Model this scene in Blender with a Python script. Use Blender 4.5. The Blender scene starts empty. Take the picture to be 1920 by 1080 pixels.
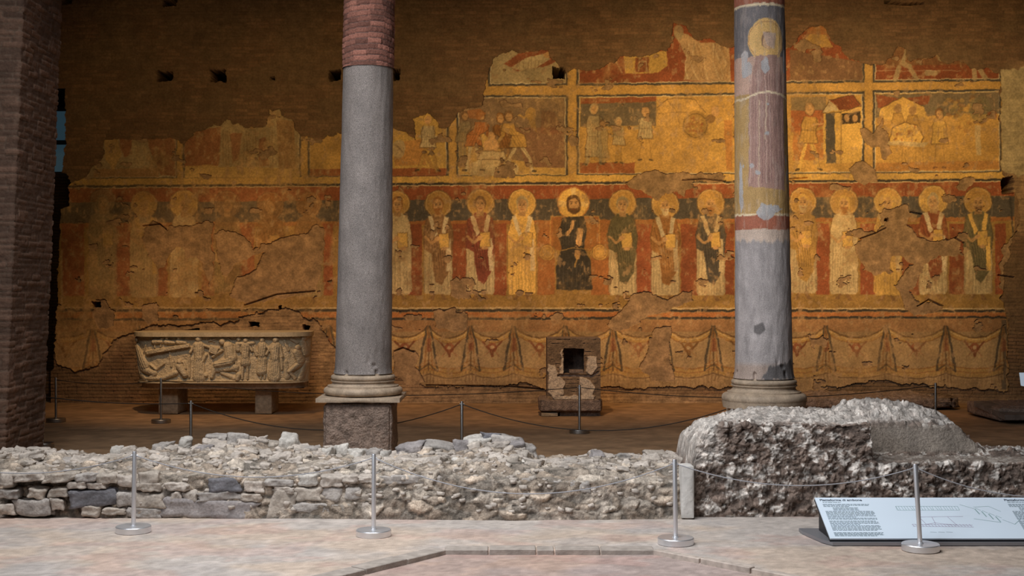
import bpy, bmesh, math, random
import numpy as np
from mathutils import Vector, Matrix
S = bpy.context.scene; C = S.collection
# ---------------------------------------------------------------- camera, world, lights, exposure
H, F = 1.6, 2400.0                         # eye height, focal length for a 1920 wide frame
cam = bpy.data.cameras.new('camera'); cam.sensor_width = 36; cam.lens = 36 * F / 1920; cam.clip_end = 200
co = bpy.data.objects.new('camera', cam); C.objects.link(co); co.location = (0, 0, H); co.rotation_euler = (math.pi / 2, 0, 0); S.camera = co
S.view_settings.view_transform = 'Standard'; S.view_settings.look = 'None'; S.view_settings.gamma = 1; S.view_settings.use_curve_mapping = False
S.view_settings.exposure = 0.0
w = bpy.data.worlds.new('world'); S.world = w; w.use_nodes = True
w.node_tree.nodes['Background'].inputs[0].default_value = (.75, .85, 1, 1); w.node_tree.nodes['Background'].inputs[1].default_value = .022
def light(name, kind, loc, aim, energy, color, **k):
    d = bpy.data.lights.new(name, kind); d.energy = energy; d.color = color
    for a, b in k.items(): setattr(d, a, b)
    o = bpy.data.objects.new(name, d); C.objects.link(o); o.location = loc; o.rotation_euler = (Vector(aim) - Vector(loc)).to_track_quat('-Z', 'Y').to_euler()
    return o
# daylight falling into the nave from the open side, upper left, in front of the columns
light('daylight_opening', 'AREA', (-1.6, 6.6, 6.6), (-.6, 8.3, 0), 295, (.97, .98, 1.0), shape='RECTANGLE', size=6.0, size_y=2.4, spread=math.radians(120))
light('daylight_front', 'AREA', (-4.0, 3.0, 4.2), (1.8, 9.6, 1.2), 50, (.82, .90, 1.0), shape='RECTANGLE', size=2.4, size_y=2.0, spread=math.radians(80))
# warm picture lights behind the colonnade, aimed at the painted wall
WARM = (1.0, .655, .25)
for i, (x, tx, e) in enumerate(((-4.6, -4.4, 135), (-1.6, -1.6, 225), (1.3, 1.3, 430), (3.6, 3.6, 560), (6.0, 6.2, 480))):
    light('picture_light', 'SPOT', (x, 13.0, 5.0), (tx, 17.8, 3.25), e, WARM, spot_size=math.radians(76), spot_blend=1.0, shadow_soft_size=.10)
for x, e in ((-3.8, 520), (0.2, 440), (3.6, 400)):
    light('warm_fill', 'SPOT', (x, 13.2, 4.9), (x, 17.3, .4), e, (1.0, .60, .27), spot_size=math.radians(60), spot_blend=.9, shadow_soft_size=.05)  # added warm fill spots that brighten the back floor and sarcophagus
def px(x, y, Y): return Vector(((x - 960) * Y / F, Y, H - (y - 540) * Y / F))

# ---------------------------------------------------------------- object helpers
def empty(name, loc=(0, 0, 0), parent=None):
    o = bpy.data.objects.new(name, None); C.objects.link(o); o.location = loc; o.empty_display_size = .1
    if parent: o.parent = parent
    return o
def tag(o, label=None, cat=None, group=None, kind=None):
    for k, v in (('label', label), ('category', cat), ('group', group), ('kind', kind)):
        if v: o[k] = v
    return o
def link(name, me, mat, parent=None):
    if mat: me.materials.append(mat)
    o = bpy.data.objects.new(name, me); C.objects.link(o)
    if parent: o.parent = parent; o.matrix_parent_inverse = Matrix.Translation(-parent.location)
    return o
def mesh_np(name, co_, faces, mat, parent=None, colors=None, smooth=False):
    """quad mesh from arrays"""
    me = bpy.data.meshes.new(name); co_ = np.ascontiguousarray(co_, np.float32).reshape(-1, 3); faces = np.ascontiguousarray(faces, np.int32); k = faces.shape[1]; nf = len(faces)
    me.vertices.add(len(co_)); me.vertices.foreach_set('co', co_.ravel()); me.loops.add(nf * k); me.loops.foreach_set('vertex_index', faces.ravel())
    me.polygons.add(nf); me.polygons.foreach_set('loop_start', np.arange(0, nf * k, k, dtype=np.int32)); me.polygons.foreach_set('loop_total', np.full(nf, k, np.int32))
    if smooth: me.polygons.foreach_set('use_smooth', np.ones(nf, bool))
    if colors is not None:
        a = me.color_attributes.new('tint', 'FLOAT_COLOR', 'POINT'); c = np.ones((len(co_), 4), np.float32); q = np.clip(colors.reshape(-1, 3), 0, 1); c[:, :3] = np.where(q <= .04045, q / 12.92, ((q + .055) / 1.055) ** 2.4); a.data.foreach_set('color', c.ravel())
    me.update(calc_edges=True); return link(name, me, mat, parent)
def sub_mesh(name, co_, faces, keep, mat, parent=None, colors=None, smooth=False):
    f = faces[keep]
    if not len(f): return None
    used = np.unique(f); remap = np.full(len(co_), -1, np.int32); remap[used] = np.arange(len(used), dtype=np.int32)
    return mesh_np(name, co_[used], remap[f], mat, parent, None if colors is None else colors.reshape(-1, 3)[used], smooth)
def grid_faces(nr, nc, wrap=False):
    r, c = np.meshgrid(np.arange(nr - 1), np.arange(nc if wrap else nc - 1), indexing='ij'); r = r.ravel(); c = c.ravel(); c2 = (c + 1) % nc
    return np.stack([r * nc + c, r * nc + c2, (r + 1) * nc + c2, (r + 1) * nc + c], 1).astype(np.int32)
class BM:
    """collects simple solids into ONE mesh"""
    def __init__(s): s.b = bmesh.new()
    def box(s, x0, x1, y0, y1, z0, z1, bev=0, seg=2):
        r = bmesh.ops.create_cube(s.b, size=1); v = r['verts']
        bmesh.ops.scale(s.b, vec=(x1 - x0, y1 - y0, z1 - z0), verts=v); bmesh.ops.translate(s.b, vec=((x0 + x1) / 2, (y0 + y1) / 2, (z0 + z1) / 2), verts=v)
        if bev: bmesh.ops.bevel(s.b, geom=list({e for q in v for e in q.link_edges}), offset=bev, segments=seg, affect='EDGES', profile=.5)
        return s
    def tube(s, pts, r, n=8, cap=True):
        pts = [Vector(p) for p in pts]; rings = []
        for i, p in enumerate(pts):
            t = (pts[min(i + 1, len(pts) - 1)] - pts[max(i - 1, 0)]).normalized(); up = Vector((0, 0, 1)) if abs(t.z) < .9 else Vector((0, 1, 0)); a = t.cross(up).normalized(); b = a.cross(t)
            rr = r[i] if isinstance(r, (list, tuple)) else r
            rings.append([s.b.verts.new(p + rr * (math.cos(6.28319 * k / n) * a + math.sin(6.28319 * k / n) * b)) for k in range(n)])
        for A, B in zip(rings[:-1], rings[1:]):
            for k in range(n): s.b.faces.new((A[k], A[(k + 1) % n], B[(k + 1) % n], B[k]))
        if cap: s.b.faces.new(rings[0][::-1]); s.b.faces.new(rings[-1])
        return s
    def lathe(s, prof, cx=0, cy=0, n=48, cap=True):
        rings = [[s.b.verts.new((cx + r * math.cos(6.28319 * k / n), cy + r * math.sin(6.28319 * k / n), z)) for k in range(n)] for r, z in prof]
        for A, B in zip(rings[:-1], rings[1:]):
            for k in range(n): s.b.faces.new((A[k], A[(k + 1) % n], B[(k + 1) % n], B[k]))
        if cap: s.b.faces.new(rings[0][::-1]); s.b.faces.new(rings[-1])
        return s
    def build(s, name, mat, parent=None, smooth=False, auto=None):
        bmesh.ops.recalc_face_normals(s.b, faces=s.b.faces); me = bpy.data.meshes.new(name); s.b.to_mesh(me); s.b.free()
        if smooth:
            for p in me.polygons: p.use_smooth = True
            if auto: me.set_sharp_from_angle(angle=math.radians(auto))
        return link(name, me, mat, parent)

# ---------------------------------------------------------------- materials
def mat(name, color=(.5, .5, .5), rough=.9, metal=0, attr=None, noise=(), bump=(), spec=.3):
    """noise: (scale, dark, light, stretch) multiplies the colour; bump: (scale, strength, distance)"""
    m = bpy.data.materials.new(name); m.use_nodes = True; nt = m.node_tree; N = nt.nodes; L = nt.links; p = N['Principled BSDF']
    p.inputs['Roughness'].default_value = rough; p.inputs['Metallic'].default_value = metal; p.inputs['Specular IOR Level'].default_value = spec
    tc = N.new('ShaderNodeTexCoord').outputs['Object']
    if attr: a = N.new('ShaderNodeVertexColor'); a.layer_name = attr; cur = a.outputs['Color']
    else: a = N.new('ShaderNodeRGB'); a.outputs[0].default_value = (*color, 1); cur = a.outputs[0]
    for sc, lo, hi, st in noise:
        mp = N.new('ShaderNodeMapping'); mp.inputs['Scale'].default_value = st; L.new(tc, mp.inputs[0])
        n = N.new('ShaderNodeTexNoise'); n.inputs['Scale'].default_value = sc; n.inputs['Detail'].default_value = 6; L.new(mp.outputs[0], n.inputs['Vector'])
        r = N.new('ShaderNodeMapRange'); r.inputs[1].default_value = .3; r.inputs[2].default_value = .7; r.inputs[3].default_value = lo; r.inputs[4].default_value = hi; L.new(n.outputs[0], r.inputs[0])
        v = N.new('ShaderNodeVectorMath'); v.operation = 'SCALE'; L.new(cur, v.inputs[0]); L.new(r.outputs[0], v.inputs['Scale']); cur = v.outputs[0]
    L.new(cur, p.inputs['Base Color']); prev = None
    for sc, st, di in bump:
        n = N.new('ShaderNodeTexNoise'); n.inputs['Scale'].default_value = sc; n.inputs['Detail'].default_value = 5; L.new(tc, n.inputs['Vector'])
        b = N.new('ShaderNodeBump'); b.inputs['Strength'].default_value = st; b.inputs['Distance'].default_value = di; L.new(n.outputs[0], b.inputs['Height'])
        if prev: L.new(prev, b.inputs['Normal'])
        prev = b.outputs[0]
    if prev: L.new(prev, p.inputs['Normal'])
    return m
def brick_mat(name, c1, c2, mortar, scale=1.0, rot=(math.pi / 2, 0, 0)):
    m = bpy.data.materials.new(name); m.use_nodes = True; nt = m.node_tree; N = nt.nodes; L = nt.links; p = N['Principled BSDF']; p.inputs['Roughness'].default_value = .95; p.inputs['Specular IOR Level'].default_value = .2
    tc = N.new('ShaderNodeTexCoord').outputs['Object']; sx = N.new('ShaderNodeSeparateXYZ'); L.new(tc, sx.inputs[0])
    ad = N.new('ShaderNodeMath'); L.new(sx.outputs[0], ad.inputs[0]); L.new(sx.outputs[1], ad.inputs[1]); cb = N.new('ShaderNodeCombineXYZ'); L.new(ad.outputs[0], cb.inputs[0]); L.new(sx.outputs[2], cb.inputs[1])
    wn = N.new('ShaderNodeTexNoise'); wn.inputs['Scale'].default_value = 3; L.new(tc, wn.inputs['Vector']); wv = N.new('ShaderNodeVectorMath'); wv.operation = 'SCALE'; wv.inputs['Scale'].default_value = .05; L.new(wn.outputs['Color'], wv.inputs[0])
    va = N.new('ShaderNodeVectorMath'); L.new(cb.outputs[0], va.inputs[0]); L.new(wv.outputs[0], va.inputs[1])
    b = N.new('ShaderNodeTexBrick'); b.inputs['Color1'].default_value = (*c1, 1); b.inputs['Color2'].default_value = (*c2, 1); b.inputs['Mortar'].default_value = (*mortar, 1); b.inputs['Scale'].default_value = scale
    b.inputs['Brick Width'].default_value = .24; b.inputs['Row Height'].default_value = .052; b.inputs['Mortar Size'].default_value = .009; b.inputs['Mortar Smooth'].default_value = .6; b.inputs['Bias'].default_value = 0; L.new(va.outputs[0], b.inputs['Vector'])
    n = N.new('ShaderNodeTexNoise'); n.inputs['Scale'].default_value = 2.2; n.inputs['Detail'].default_value = 8; L.new(tc, n.inputs['Vector']); r = N.new('ShaderNodeMapRange'); r.inputs[1].default_value = .3; r.inputs[2].default_value = .7; r.inputs[3].default_value = .6; r.inputs[4].default_value = 1.35; L.new(n.outputs[0], r.inputs[0])
    v = N.new('ShaderNodeVectorMath'); v.operation = 'SCALE'; L.new(b.outputs['Color'], v.inputs[0]); L.new(r.outputs[0], v.inputs['Scale']); L.new(v.outputs[0], p.inputs['Base Color'])
    h = N.new('ShaderNodeMath'); h.operation = 'SUBTRACT'; L.new(n.outputs[0], h.inputs[0]); L.new(b.outputs['Fac'], h.inputs[1]); bp = N.new('ShaderNodeBump'); bp.inputs['Strength'].default_value = .9; bp.inputs['Distance'].default_value = .02; L.new(h.outputs[0], bp.inputs['Height']); L.new(bp.outputs[0], p.inputs['Normal'])
    return m
M_WALL = mat('old_brick_and_mortar', attr='tint', noise=((40, .8, 1.2, (1, 1, 1)), (6, .85, 1.15, (1, 1, 1))), bump=((60, .5, .01),))
M_PAINT = mat('painted_plaster', attr='tint', rough=.85, noise=((130, .88, 1.12, (1, 1, 1)),), bump=((45, .25, .008),))
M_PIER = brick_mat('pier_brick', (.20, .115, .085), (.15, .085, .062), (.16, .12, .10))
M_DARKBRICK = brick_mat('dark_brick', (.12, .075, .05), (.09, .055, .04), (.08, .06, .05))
M_RUBBLE = mat('rubble_mortar', attr='tint', rough=.95, noise=((70, .72, 1.25, (1, 1, 1)),), bump=((90, .6, .012), (28, .5, .02)))
M_STONE = [mat('rubble_stone', c, .9, noise=((9, .7, 1.3, (1, 1, 1)), (60, .8, 1.2, (1, 1, 1))), bump=((50, .5, .01), (14, .4, .02))) for c in ((.46, .40, .345), (.40, .345, .29), (.36, .325, .295), (.52, .48, .43), (.30, .27, .26), (.15, .145, .155))]
M_GRANITE = mat('grey_granite', (.25, .215, .195), .65, noise=((160, .5, 1.5, (1, 1, 1)), (5, .82, 1.15, (1, 1, 1))), bump=((120, .3, .006), (20, .3, .01)))
M_COLPAINT = mat('granite_with_painted_plaster', attr='tint', rough=.75, noise=((150, .72, 1.28, (1, 1, 1)), (9, .88, 1.1, (1, 1, 1))), bump=((110, .3, .006), (20, .2, .01)))
M_MARBLE = mat('worn_marble', (.43, .325, .23), .6, noise=((12, .75, 1.2, (1, 1, 1)), (70, .85, 1.15, (1, 1, 1))), bump=((60, .3, .008),))
M_TUFF = mat('pitted_tuff', (.25, .18, .14), .95, noise=((20, .6, 1.35, (1, 1, 1)), (80, .8, 1.2, (1, 1, 1))), bump=((60, .8, .02), (18, .7, .03)))
M_SARC = mat('carved_marble', (.55, .45, .30), .6, noise=((10, .8, 1.15, (1, 1, 1)), (60, .85, 1.12, (1, 1, 1))), bump=((80, .25, .006),))
M_STEEL = mat('brushed_steel', (.80, .80, .82), .36, .82, bump=((8, .05, .005),)); M_DULL = mat('dull_steel', (.36, .34, .32), .4, 1.0)
M_CORD = mat('grey_cord', (.34, .34, .36), .6, noise=((300, .6, 1.3, (1, 1, 1)),)); M_BROWNCORD = mat('brown_cord', (.035, .026, .02), .9)
M_SLAB = mat('dark_stone_slab', (.14, .11, .09), .9, noise=((8, .7, 1.3, (1, 1, 1)),), bump=((30, .6, .02),))
M_BLACK = mat('black_metal', (.018, .018, .02), .45); M_GREYMETAL = mat('grey_metal', (.30, .30, .32), .45, .6)
M_PANEL = mat('pale_panel', (.70, .80, .90), .45); M_INK = mat('panel_ink', (.22, .28, .32), .6); M_INKDARK = mat('panel_dark_ink', (.06, .08, .11), .6); M_INKPURPLE = mat('panel_purple_ink', (.34, .27, .38), .6); M_INKGREEN = mat('panel_green_ink', (.22, .36, .36), .6)
# ---------------------------------------------------------------- numpy noise and a small painter
def hsh(*k, seed=0):
    h = np.full(np.broadcast(*k).shape, (seed * 2654435761 + 374761393) & 0xffffffff, np.uint32)
    for i, a in enumerate(k):
        h = (h ^ (np.asarray(a).astype(np.int64) & 0xffffffff).astype(np.uint32)) * np.uint32(2246822519 + 2 * i)
        h ^= h >> np.uint32(15)
    h = h * np.uint32(3266489917); h ^= h >> np.uint32(13); h = h * np.uint32(668265263); h ^= h >> np.uint32(16)
    return h.astype(np.float32) / np.float32(4294967296.0)
def vn2(x, y, seed=0):
    xi = np.floor(x); yi = np.floor(y); fx = x - xi; fy = y - yi
    fx = fx * fx * (3 - 2 * fx); fy = fy * fy * (3 - 2 * fy)
    a = hsh(xi, yi, seed=seed); b = hsh(xi + 1, yi, seed=seed); c = hsh(xi, yi + 1, seed=seed); d = hsh(xi + 1, yi + 1, seed=seed)
    return (a * (1 - fx) + b * fx) * (1 - fy) + (c * (1 - fx) + d * fx) * fy
def fb2(x, y, n=4, seed=0, g=.5):
    s = 0; a = 1; t = 0
    for i in range(n):
        s = s + a * vn2(x * 2 ** i, y * 2 ** i, seed + 17 * i); t += a; a *= g
    return s / t
def vn3(x, y, z, seed=0):
    xi = np.floor(x); yi = np.floor(y); zi = np.floor(z)
    f = [t - ti for t, ti in ((x, xi), (y, yi), (z, zi))]; fx, fy, fz = [q * q * (3 - 2 * q) for q in f]
    r = 0
    for dx in (0, 1):
        for dy in (0, 1):
            for dz in (0, 1):
                r = r + hsh(xi + dx, yi + dy, zi + dz, seed=seed) * (fx if dx else 1 - fx) * (fy if dy else 1 - fy) * (fz if dz else 1 - fz)
    return r
def fb3(x, y, z, n=4, seed=0, g=.5):
    s = 0; a = 1; t = 0
    for i in range(n):
        s = s + a * vn3(x * 2 ** i, y * 2 ** i, z * 2 ** i, seed + 31 * i); t += a; a *= g
    return s / t
def vor3(x, y, z, seed=0):
    """distance to nearest, second nearest feature point and the nearest one's random number"""
    xi = np.floor(x); yi = np.floor(y); zi = np.floor(z)
    f1 = np.full(x.shape, 9., np.float32); f2 = f1.copy(); cid = np.zeros(x.shape, np.float32)
    for dx in (-1, 0, 1):
        for dy in (-1, 0, 1):
            for dz in (-1, 0, 1):
                a, b, c = xi + dx, yi + dy, zi + dz
                d = np.sqrt((a + hsh(a, b, c, seed=seed) - x) ** 2 + (b + hsh(a, b, c, seed=seed + 1) - y) ** 2 + (c + hsh(a, b, c, seed=seed + 2) - z) ** 2)
                r = hsh(a, b, c, seed=seed + 3)
                near = d < f1
                f2 = np.where(near, f1, np.minimum(f2, d)); cid = np.where(near, r, cid); f1 = np.where(near, d, f1)
    return f1, f2, cid
def sst(a, b, x):
    t = np.clip((x - a) / (b - a), 0, 1); return t * t * (3 - 2 * t)

def col(r, g, b): return np.array([r, g, b], np.float32) / 255.
class Canvas:
    """a painting in wall units; one unit is one step of the plaster's own grid"""
    def __init__(s, x0, y0, x1, y1, base, ss=1.0):
        s.x0, s.y0, s.ss = x0, y0, ss
        s.w = int((x1 - x0) * ss) + 1; s.h = int((y1 - y0) * ss) + 1
        s.a = np.empty((s.h, s.w, 3), np.float32); s.a[:] = base
    def grid(s):
        return np.meshgrid(s.x0 + np.arange(s.w, dtype=np.float32) / s.ss, s.y0 + np.arange(s.h, dtype=np.float32) / s.ss)
    def box(s, x0, y0, x1, y1, pad=3):
        i0 = max(0, int((x0 - pad - s.x0) * s.ss)); i1 = min(s.w, int((x1 + pad - s.x0) * s.ss) + 1)
        j0 = max(0, int((y0 - pad - s.y0) * s.ss)); j1 = min(s.h, int((y1 + pad - s.y0) * s.ss) + 1)
        if i1 <= i0 or j1 <= j0: return None
        X, Y = np.meshgrid(s.x0 + np.arange(i0, i1, dtype=np.float32) / s.ss, s.y0 + np.arange(j0, j1, dtype=np.float32) / s.ss)
        return slice(j0, j1), slice(i0, i1), X, Y
    def put(s, sl, m, c, al=1.0):
        m = np.clip(m, 0, 1)[..., None] * al; v = s.a[sl]; s.a[sl] = v * (1 - m) + np.asarray(c, np.float32) * m
    def poly(s, pts, c, al=1.0, soft=1.0):
        p = np.array(pts, np.float32); b = s.box(p[:, 0].min(), p[:, 1].min(), p[:, 0].max(), p[:, 1].max())
        if not b: return
        j, i, X, Y = b; s.put((j, i), polymask(p, X, Y, soft), c, al)
    def ell(s, cx, cy, rx, ry, c, al=1.0, soft=1.2, rot=0.0):
        R = max(rx, ry); b = s.box(cx - R, cy - R, cx + R, cy + R)
        if not b: return
        j, i, X, Y = b; ca, sa = math.cos(rot), math.sin(rot)
        u = (X - cx) * ca + (Y - cy) * sa; v = -(X - cx) * sa + (Y - cy) * ca
        d = (1 - np.sqrt((u / rx) ** 2 + (v / ry) ** 2)) * min(rx, ry)
        s.put((j, i), d / soft + .5, c, al)
    def ring(s, cx, cy, r, w, c, al=1.0):
        b = s.box(cx - r, cy - r, cx + r, cy + r)
        if not b: return
        j, i, X, Y = b; d = w / 2 - np.abs(np.hypot(X - cx, Y - cy) - r); s.put((j, i), d + .5, c, al)
    def line(s, pts, w, c, al=1.0):
        p = np.array(pts, np.float32); b = s.box(p[:, 0].min() - w, p[:, 1].min() - w, p[:, 0].max() + w, p[:, 1].max() + w)
        if not b: return
        j, i, X, Y = b; d = np.full(X.shape, 1e6, np.float32)
        for (ax, ay), (bx, by) in zip(p[:-1], p[1:]):
            L = (bx - ax) ** 2 + (by - ay) ** 2 + 1e-6; t = np.clip(((X - ax) * (bx - ax) + (Y - ay) * (by - ay)) / L, 0, 1)
            d = np.minimum(d, np.hypot(X - ax - t * (bx - ax), Y - ay - t * (by - ay)))
        s.put((j, i), w / 2 - d + .5, c, al)
def polymask(p, X, Y, soft=1.0):
    inside = np.zeros(X.shape, bool); d = np.full(X.shape, 1e6, np.float32); n = len(p)
    for k in range(n):
        ax, ay = p[k]; bx, by = p[(k + 1) % n]
        if ay != by:
            c = (ay > Y) != (by > Y); inside ^= c & (X < (bx - ax) * (Y - ay) / (by - ay) + ax)
        L = (bx - ax) ** 2 + (by - ay) ** 2 + 1e-6; t = np.clip(((X - ax) * (bx - ax) + (Y - ay) * (by - ay)) / L, 0, 1)
        d = np.minimum(d, np.hypot(X - ax - t * (bx - ax), Y - ay - t * (by - ay)))
    return np.clip(np.where(inside, d, -d) / soft + .5, 0, 1)

CREAM = col(205, 186, 150); OCHRE = col(202, 158, 88); GOLD = col(220, 178, 98); ORANGE = col(180, 112, 66); RED = col(148, 76, 52)
SLATE = col(84, 82, 84); BROWN = col(128, 94, 66); DARK = col(62, 52, 46); MORTAR = col(146, 120, 94); BRICK = col(126, 98, 76); SKIN = col(206, 160, 112)
WHITE = col(224, 210, 182); LINE = col(84, 62, 46); WINE = col(120, 56, 48); OLIVE = col(112, 108, 84); UMBER = col(150, 100, 56)

def folds(cv, x0, x1, y0, y1, n, c, al, rnd, spread=0):
    for k in range(n):
        f = (k + .5 + rnd.uniform(-.25, .25)) / n; xa = x0 + (x1 - x0) * f
        cv.line([(xa, y0 + rnd.uniform(0, 12)), (xa + rnd.uniform(-1, 1) + spread * (f - .5), (y0 + y1) / 2), (xa + spread * 1.6 * (f - .5), y1 - rnd.uniform(0, 6))], rnd.uniform(1.0, 2.0), c, al)
def haloed(cv, cx, hy, hr, foot, robe, cape, stole, hair, beard, al, rnd, halo=GOLD, arm=0, book=GOLD, capelen=130, w=26):
    """a plain frontal haloed figure in a long robe"""
    cv.ell(cx, hy - 2, hr, hr, halo, al); cv.ring(cx, hy - 2, hr - .5, 1.6, LINE, .6 * al); cv.ring(cx, hy - 2, hr - 2.5, 1.0, WHITE, .5 * al)
    for k in range(7): cv.ring(cx + rnd.uniform(-1, 1), hy - 2, hr * rnd.uniform(.5, .9), 1, UMBER, .14 * al)
    sy = hy + 20
    cv.poly([(cx - 8, sy - 4), (cx + 8, sy - 4), (cx + w - 5, sy + 8), (cx + w, sy + 34), (cx + w + 1, foot - 14), (cx + w - 4, foot - 8), (cx - w + 3, foot - 8), (cx - w - 1, foot - 16), (cx - w, sy + 34), (cx - w + 5, sy + 8)], robe, al, 1.5)
    folds(cv, cx - w + 3, cx + w - 3, sy + 40, foot - 10, 9, robe * .62, .5 * al, rnd, 4)
    folds(cv, cx - w + 3, cx + w - 3, sy + 40, foot - 10, 5, robe * 1.18, .5 * al, rnd, 4)
    if cape is not None:
        cl = sy + capelen
        cv.poly([(cx - 9, sy - 3), (cx + 9, sy - 3), (cx + w - 3, sy + 7), (cx + w + 3, sy + 40), (cx + w, sy + 70), (cx + w - 6, cl - 22), (cx + 7, cl), (cx - 5, cl - 6), (cx - 13, cl - 60), (cx - w - 1, sy + 62), (cx - w - 3, sy + 36), (cx - w + 3, sy + 7)], cape, al, 1.5)
        for k in range(6):
            f = k / 5.; cv.line([(cx - w * .8 + f * w * 1.5, sy + 22), (cx - 10 + f * 22, sy + 62), (cx - 6 + f * 22, cl - 30)], 1.5, cape * .6, .55 * al)
            cv.line([(cx - w * .7 + f * w * 1.5, sy + 24), (cx - 7 + f * 22, sy + 66), (cx - 3 + f * 22, cl - 34)], 1.2, cape * 1.35, .4 * al)
    if stole is not None:
        cv.poly([(cx - 19, sy + 2), (cx - 11, sy), (cx - 1, sy + 34), (cx - 7, sy + 40)], stole, al); cv.poly([(cx + 12, sy), (cx + 20, sy + 3), (cx + 13, sy + 36), (cx + 6, sy + 30)], stole, al)
        cv.poly([(cx + 14, sy + 44), (cx + 23, sy + 44), (cx + 24, foot - 52), (cx + 16, foot - 52)], stole, al)
    # book held to the breast, both hands
    cv.poly([(cx - 2 + arm, sy + 34), (cx + 17 + arm, sy + 32), (cx + 18 + arm, sy + 60), (cx - 1 + arm, sy + 61)], book, al); cv.line([(cx - 2 + arm, sy + 34), (cx + 17 + arm, sy + 32), (cx + 18 + arm, sy + 60), (cx - 1 + arm, sy + 61), (cx - 2 + arm, sy + 34)], 1.2, LINE, .7 * al)
    cv.line([(cx - w + 1, sy + 40), (cx - 12, sy + 52), (cx - 2, sy + 45)], 5, SKIN * .95, .9 * al); cv.ell(cx - 1, sy + 43, 5, 4, SKIN, al); cv.ell(cx + 8 + arm, sy + 62, 6, 3.4, SKIN, al)
    # head
    cv.poly([(cx - 5, hy + 8), (cx + 5, hy + 8), (cx + 7, sy + 2), (cx - 7, sy + 2)], SKIN * .85, al)
    cv.ell(cx, hy - 1, 11, 15, hair, al); cv.ell(cx, hy + 2, 8.6, 12.2, SKIN, al)
    if beard is not None: cv.poly([(cx - 8, hy + 6), (cx + 8, hy + 6), (cx + 5, hy + 16), (cx, hy + 20), (cx - 5, hy + 16)], beard, al, 1.5)
    for sx in (-1, 1):
        cv.ell(cx + sx * 3.6, hy + .2, 1.7, 1.1, DARK, .9 * al); cv.line([(cx + sx * 1.6, hy - 2.6), (cx + sx * 5.8, hy - 3)], 1.0, LINE, .8 * al)
    cv.line([(cx + .4, hy), (cx - .8, hy + 5.4), (cx + 1, hy + 5.8)], .9, LINE, .6 * al); cv.line([(cx - 2.6, hy + 9), (cx + 2.6, hy + 9)], 1.2, RED, .8 * al)
    cv.poly([(cx - 18, foot + 2), (cx - 8, foot - 9), (cx - 4, foot - 8), (cx - 9, foot + 3)], BROWN, .8 * al); cv.poly([(cx + 18, foot + 2), (cx + 8, foot - 9), (cx + 4, foot - 8), (cx + 9, foot + 3)], BROWN, .8 * al)
    cv.line([(cx - w + 4, sy + 10), (cx - w - 1, sy + 36), (cx - w, foot - 14)], 1.2, LINE, .5 * al); cv.line([(cx + w - 4, sy + 10), (cx + w + 1, sy + 36), (cx + w, foot - 14)], 1.2, LINE, .5 * al)
def walker(cv, x, foot, h, tunic, legs, lean=0, step=8, al=1.0, arms=((14, -2),), hair=BROWN, long=False):
    """a small standing figure of the picture panels"""
    hx, hy = x + lean, foot - h + h * .08; q = h / 100.
    t0, t1 = foot - h * .8, foot - (h * .12 if long else h * .4)
    cv.line([(x - 4 * q, t1 - 4), (x - step * q * .6, foot - h * .2), (x - step * q, foot)], 6 * q, legs, al); cv.line([(x + 4 * q, t1 - 4), (x + step * q * .8, foot - h * .2), (x + step * q, foot)], 6 * q, legs, al)
    cv.line([(x - step * q, foot), (x - step * q - 5 * q, foot + 1)], 3.4 * q, DARK, .8 * al); cv.line([(x + step * q, foot), (x + step * q + 5 * q, foot + 1)], 3.4 * q, DARK, .8 * al)
    cv.poly([(hx - 9 * q, t0), (hx + 9 * q, t0), (hx + 13 * q, t0 + 12 * q), (x + 11 * q, (t0 + t1) / 2), (x + 15 * q, t1), (x - 15 * q, t1), (x - 11 * q, (t0 + t1) / 2), (hx - 13 * q, t0 + 12 * q)], tunic, al, 1.4)
    for k in (-8, -3, 3, 8): cv.line([(hx + k * q * .7, t0 + 8 * q), (x + k * q, t1 - 2)], 1.1, tunic * .62, .6 * al)
    cv.line([(x - 11 * q, (t0 + t1) / 2), (x + 11 * q, (t0 + t1) / 2 + 1)], 1.3, LINE, .5 * al)
    for dx, dy in arms: cv.line([(hx + (11 * q if dx > 0 else -11 * q), t0 + 5 * q), (hx + dx * q * .7, t0 + 20 * q), (hx + dx * q * 1.6, t0 + (22 + dy) * q)], 5 * q, tunic * .9, al); cv.ell(hx + dx * q * 1.6, t0 + (22 + dy) * q, 3 * q, 3 * q, SKIN, al)
    cv.line([(hx - 9 * q, t0), (hx - 13 * q, t0 + 12 * q), (x - 11 * q, (t0 + t1) / 2), (x - 15 * q, t1), (x + 15 * q, t1), (x + 11 * q, (t0 + t1) / 2), (hx + 13 * q, t0 + 12 * q), (hx + 9 * q, t0)], 1.6, LINE, .6 * al)
    for sx in (-1, 1): cv.line([(x + sx * 6 * q, t1), (x + sx * (step * .7 + 4) * q, foot - h * .2), (x + sx * (step + 3) * q, foot)], 1.1, LINE, .45 * al)
    cv.ell(hx, hy, 8.4 * q, 10.4 * q, LINE, .5 * al); cv.ell(hx, hy, 7.4 * q, 9.4 * q, hair, al); cv.ell(hx + .5, hy + 1.6 * q, 5.6 * q, 7.2 * q, SKIN, al)
    cv.line([(hx - 3 * q, hy + 1), (hx + 3 * q, hy + 1)], 1, LINE, .5 * al)

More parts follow.
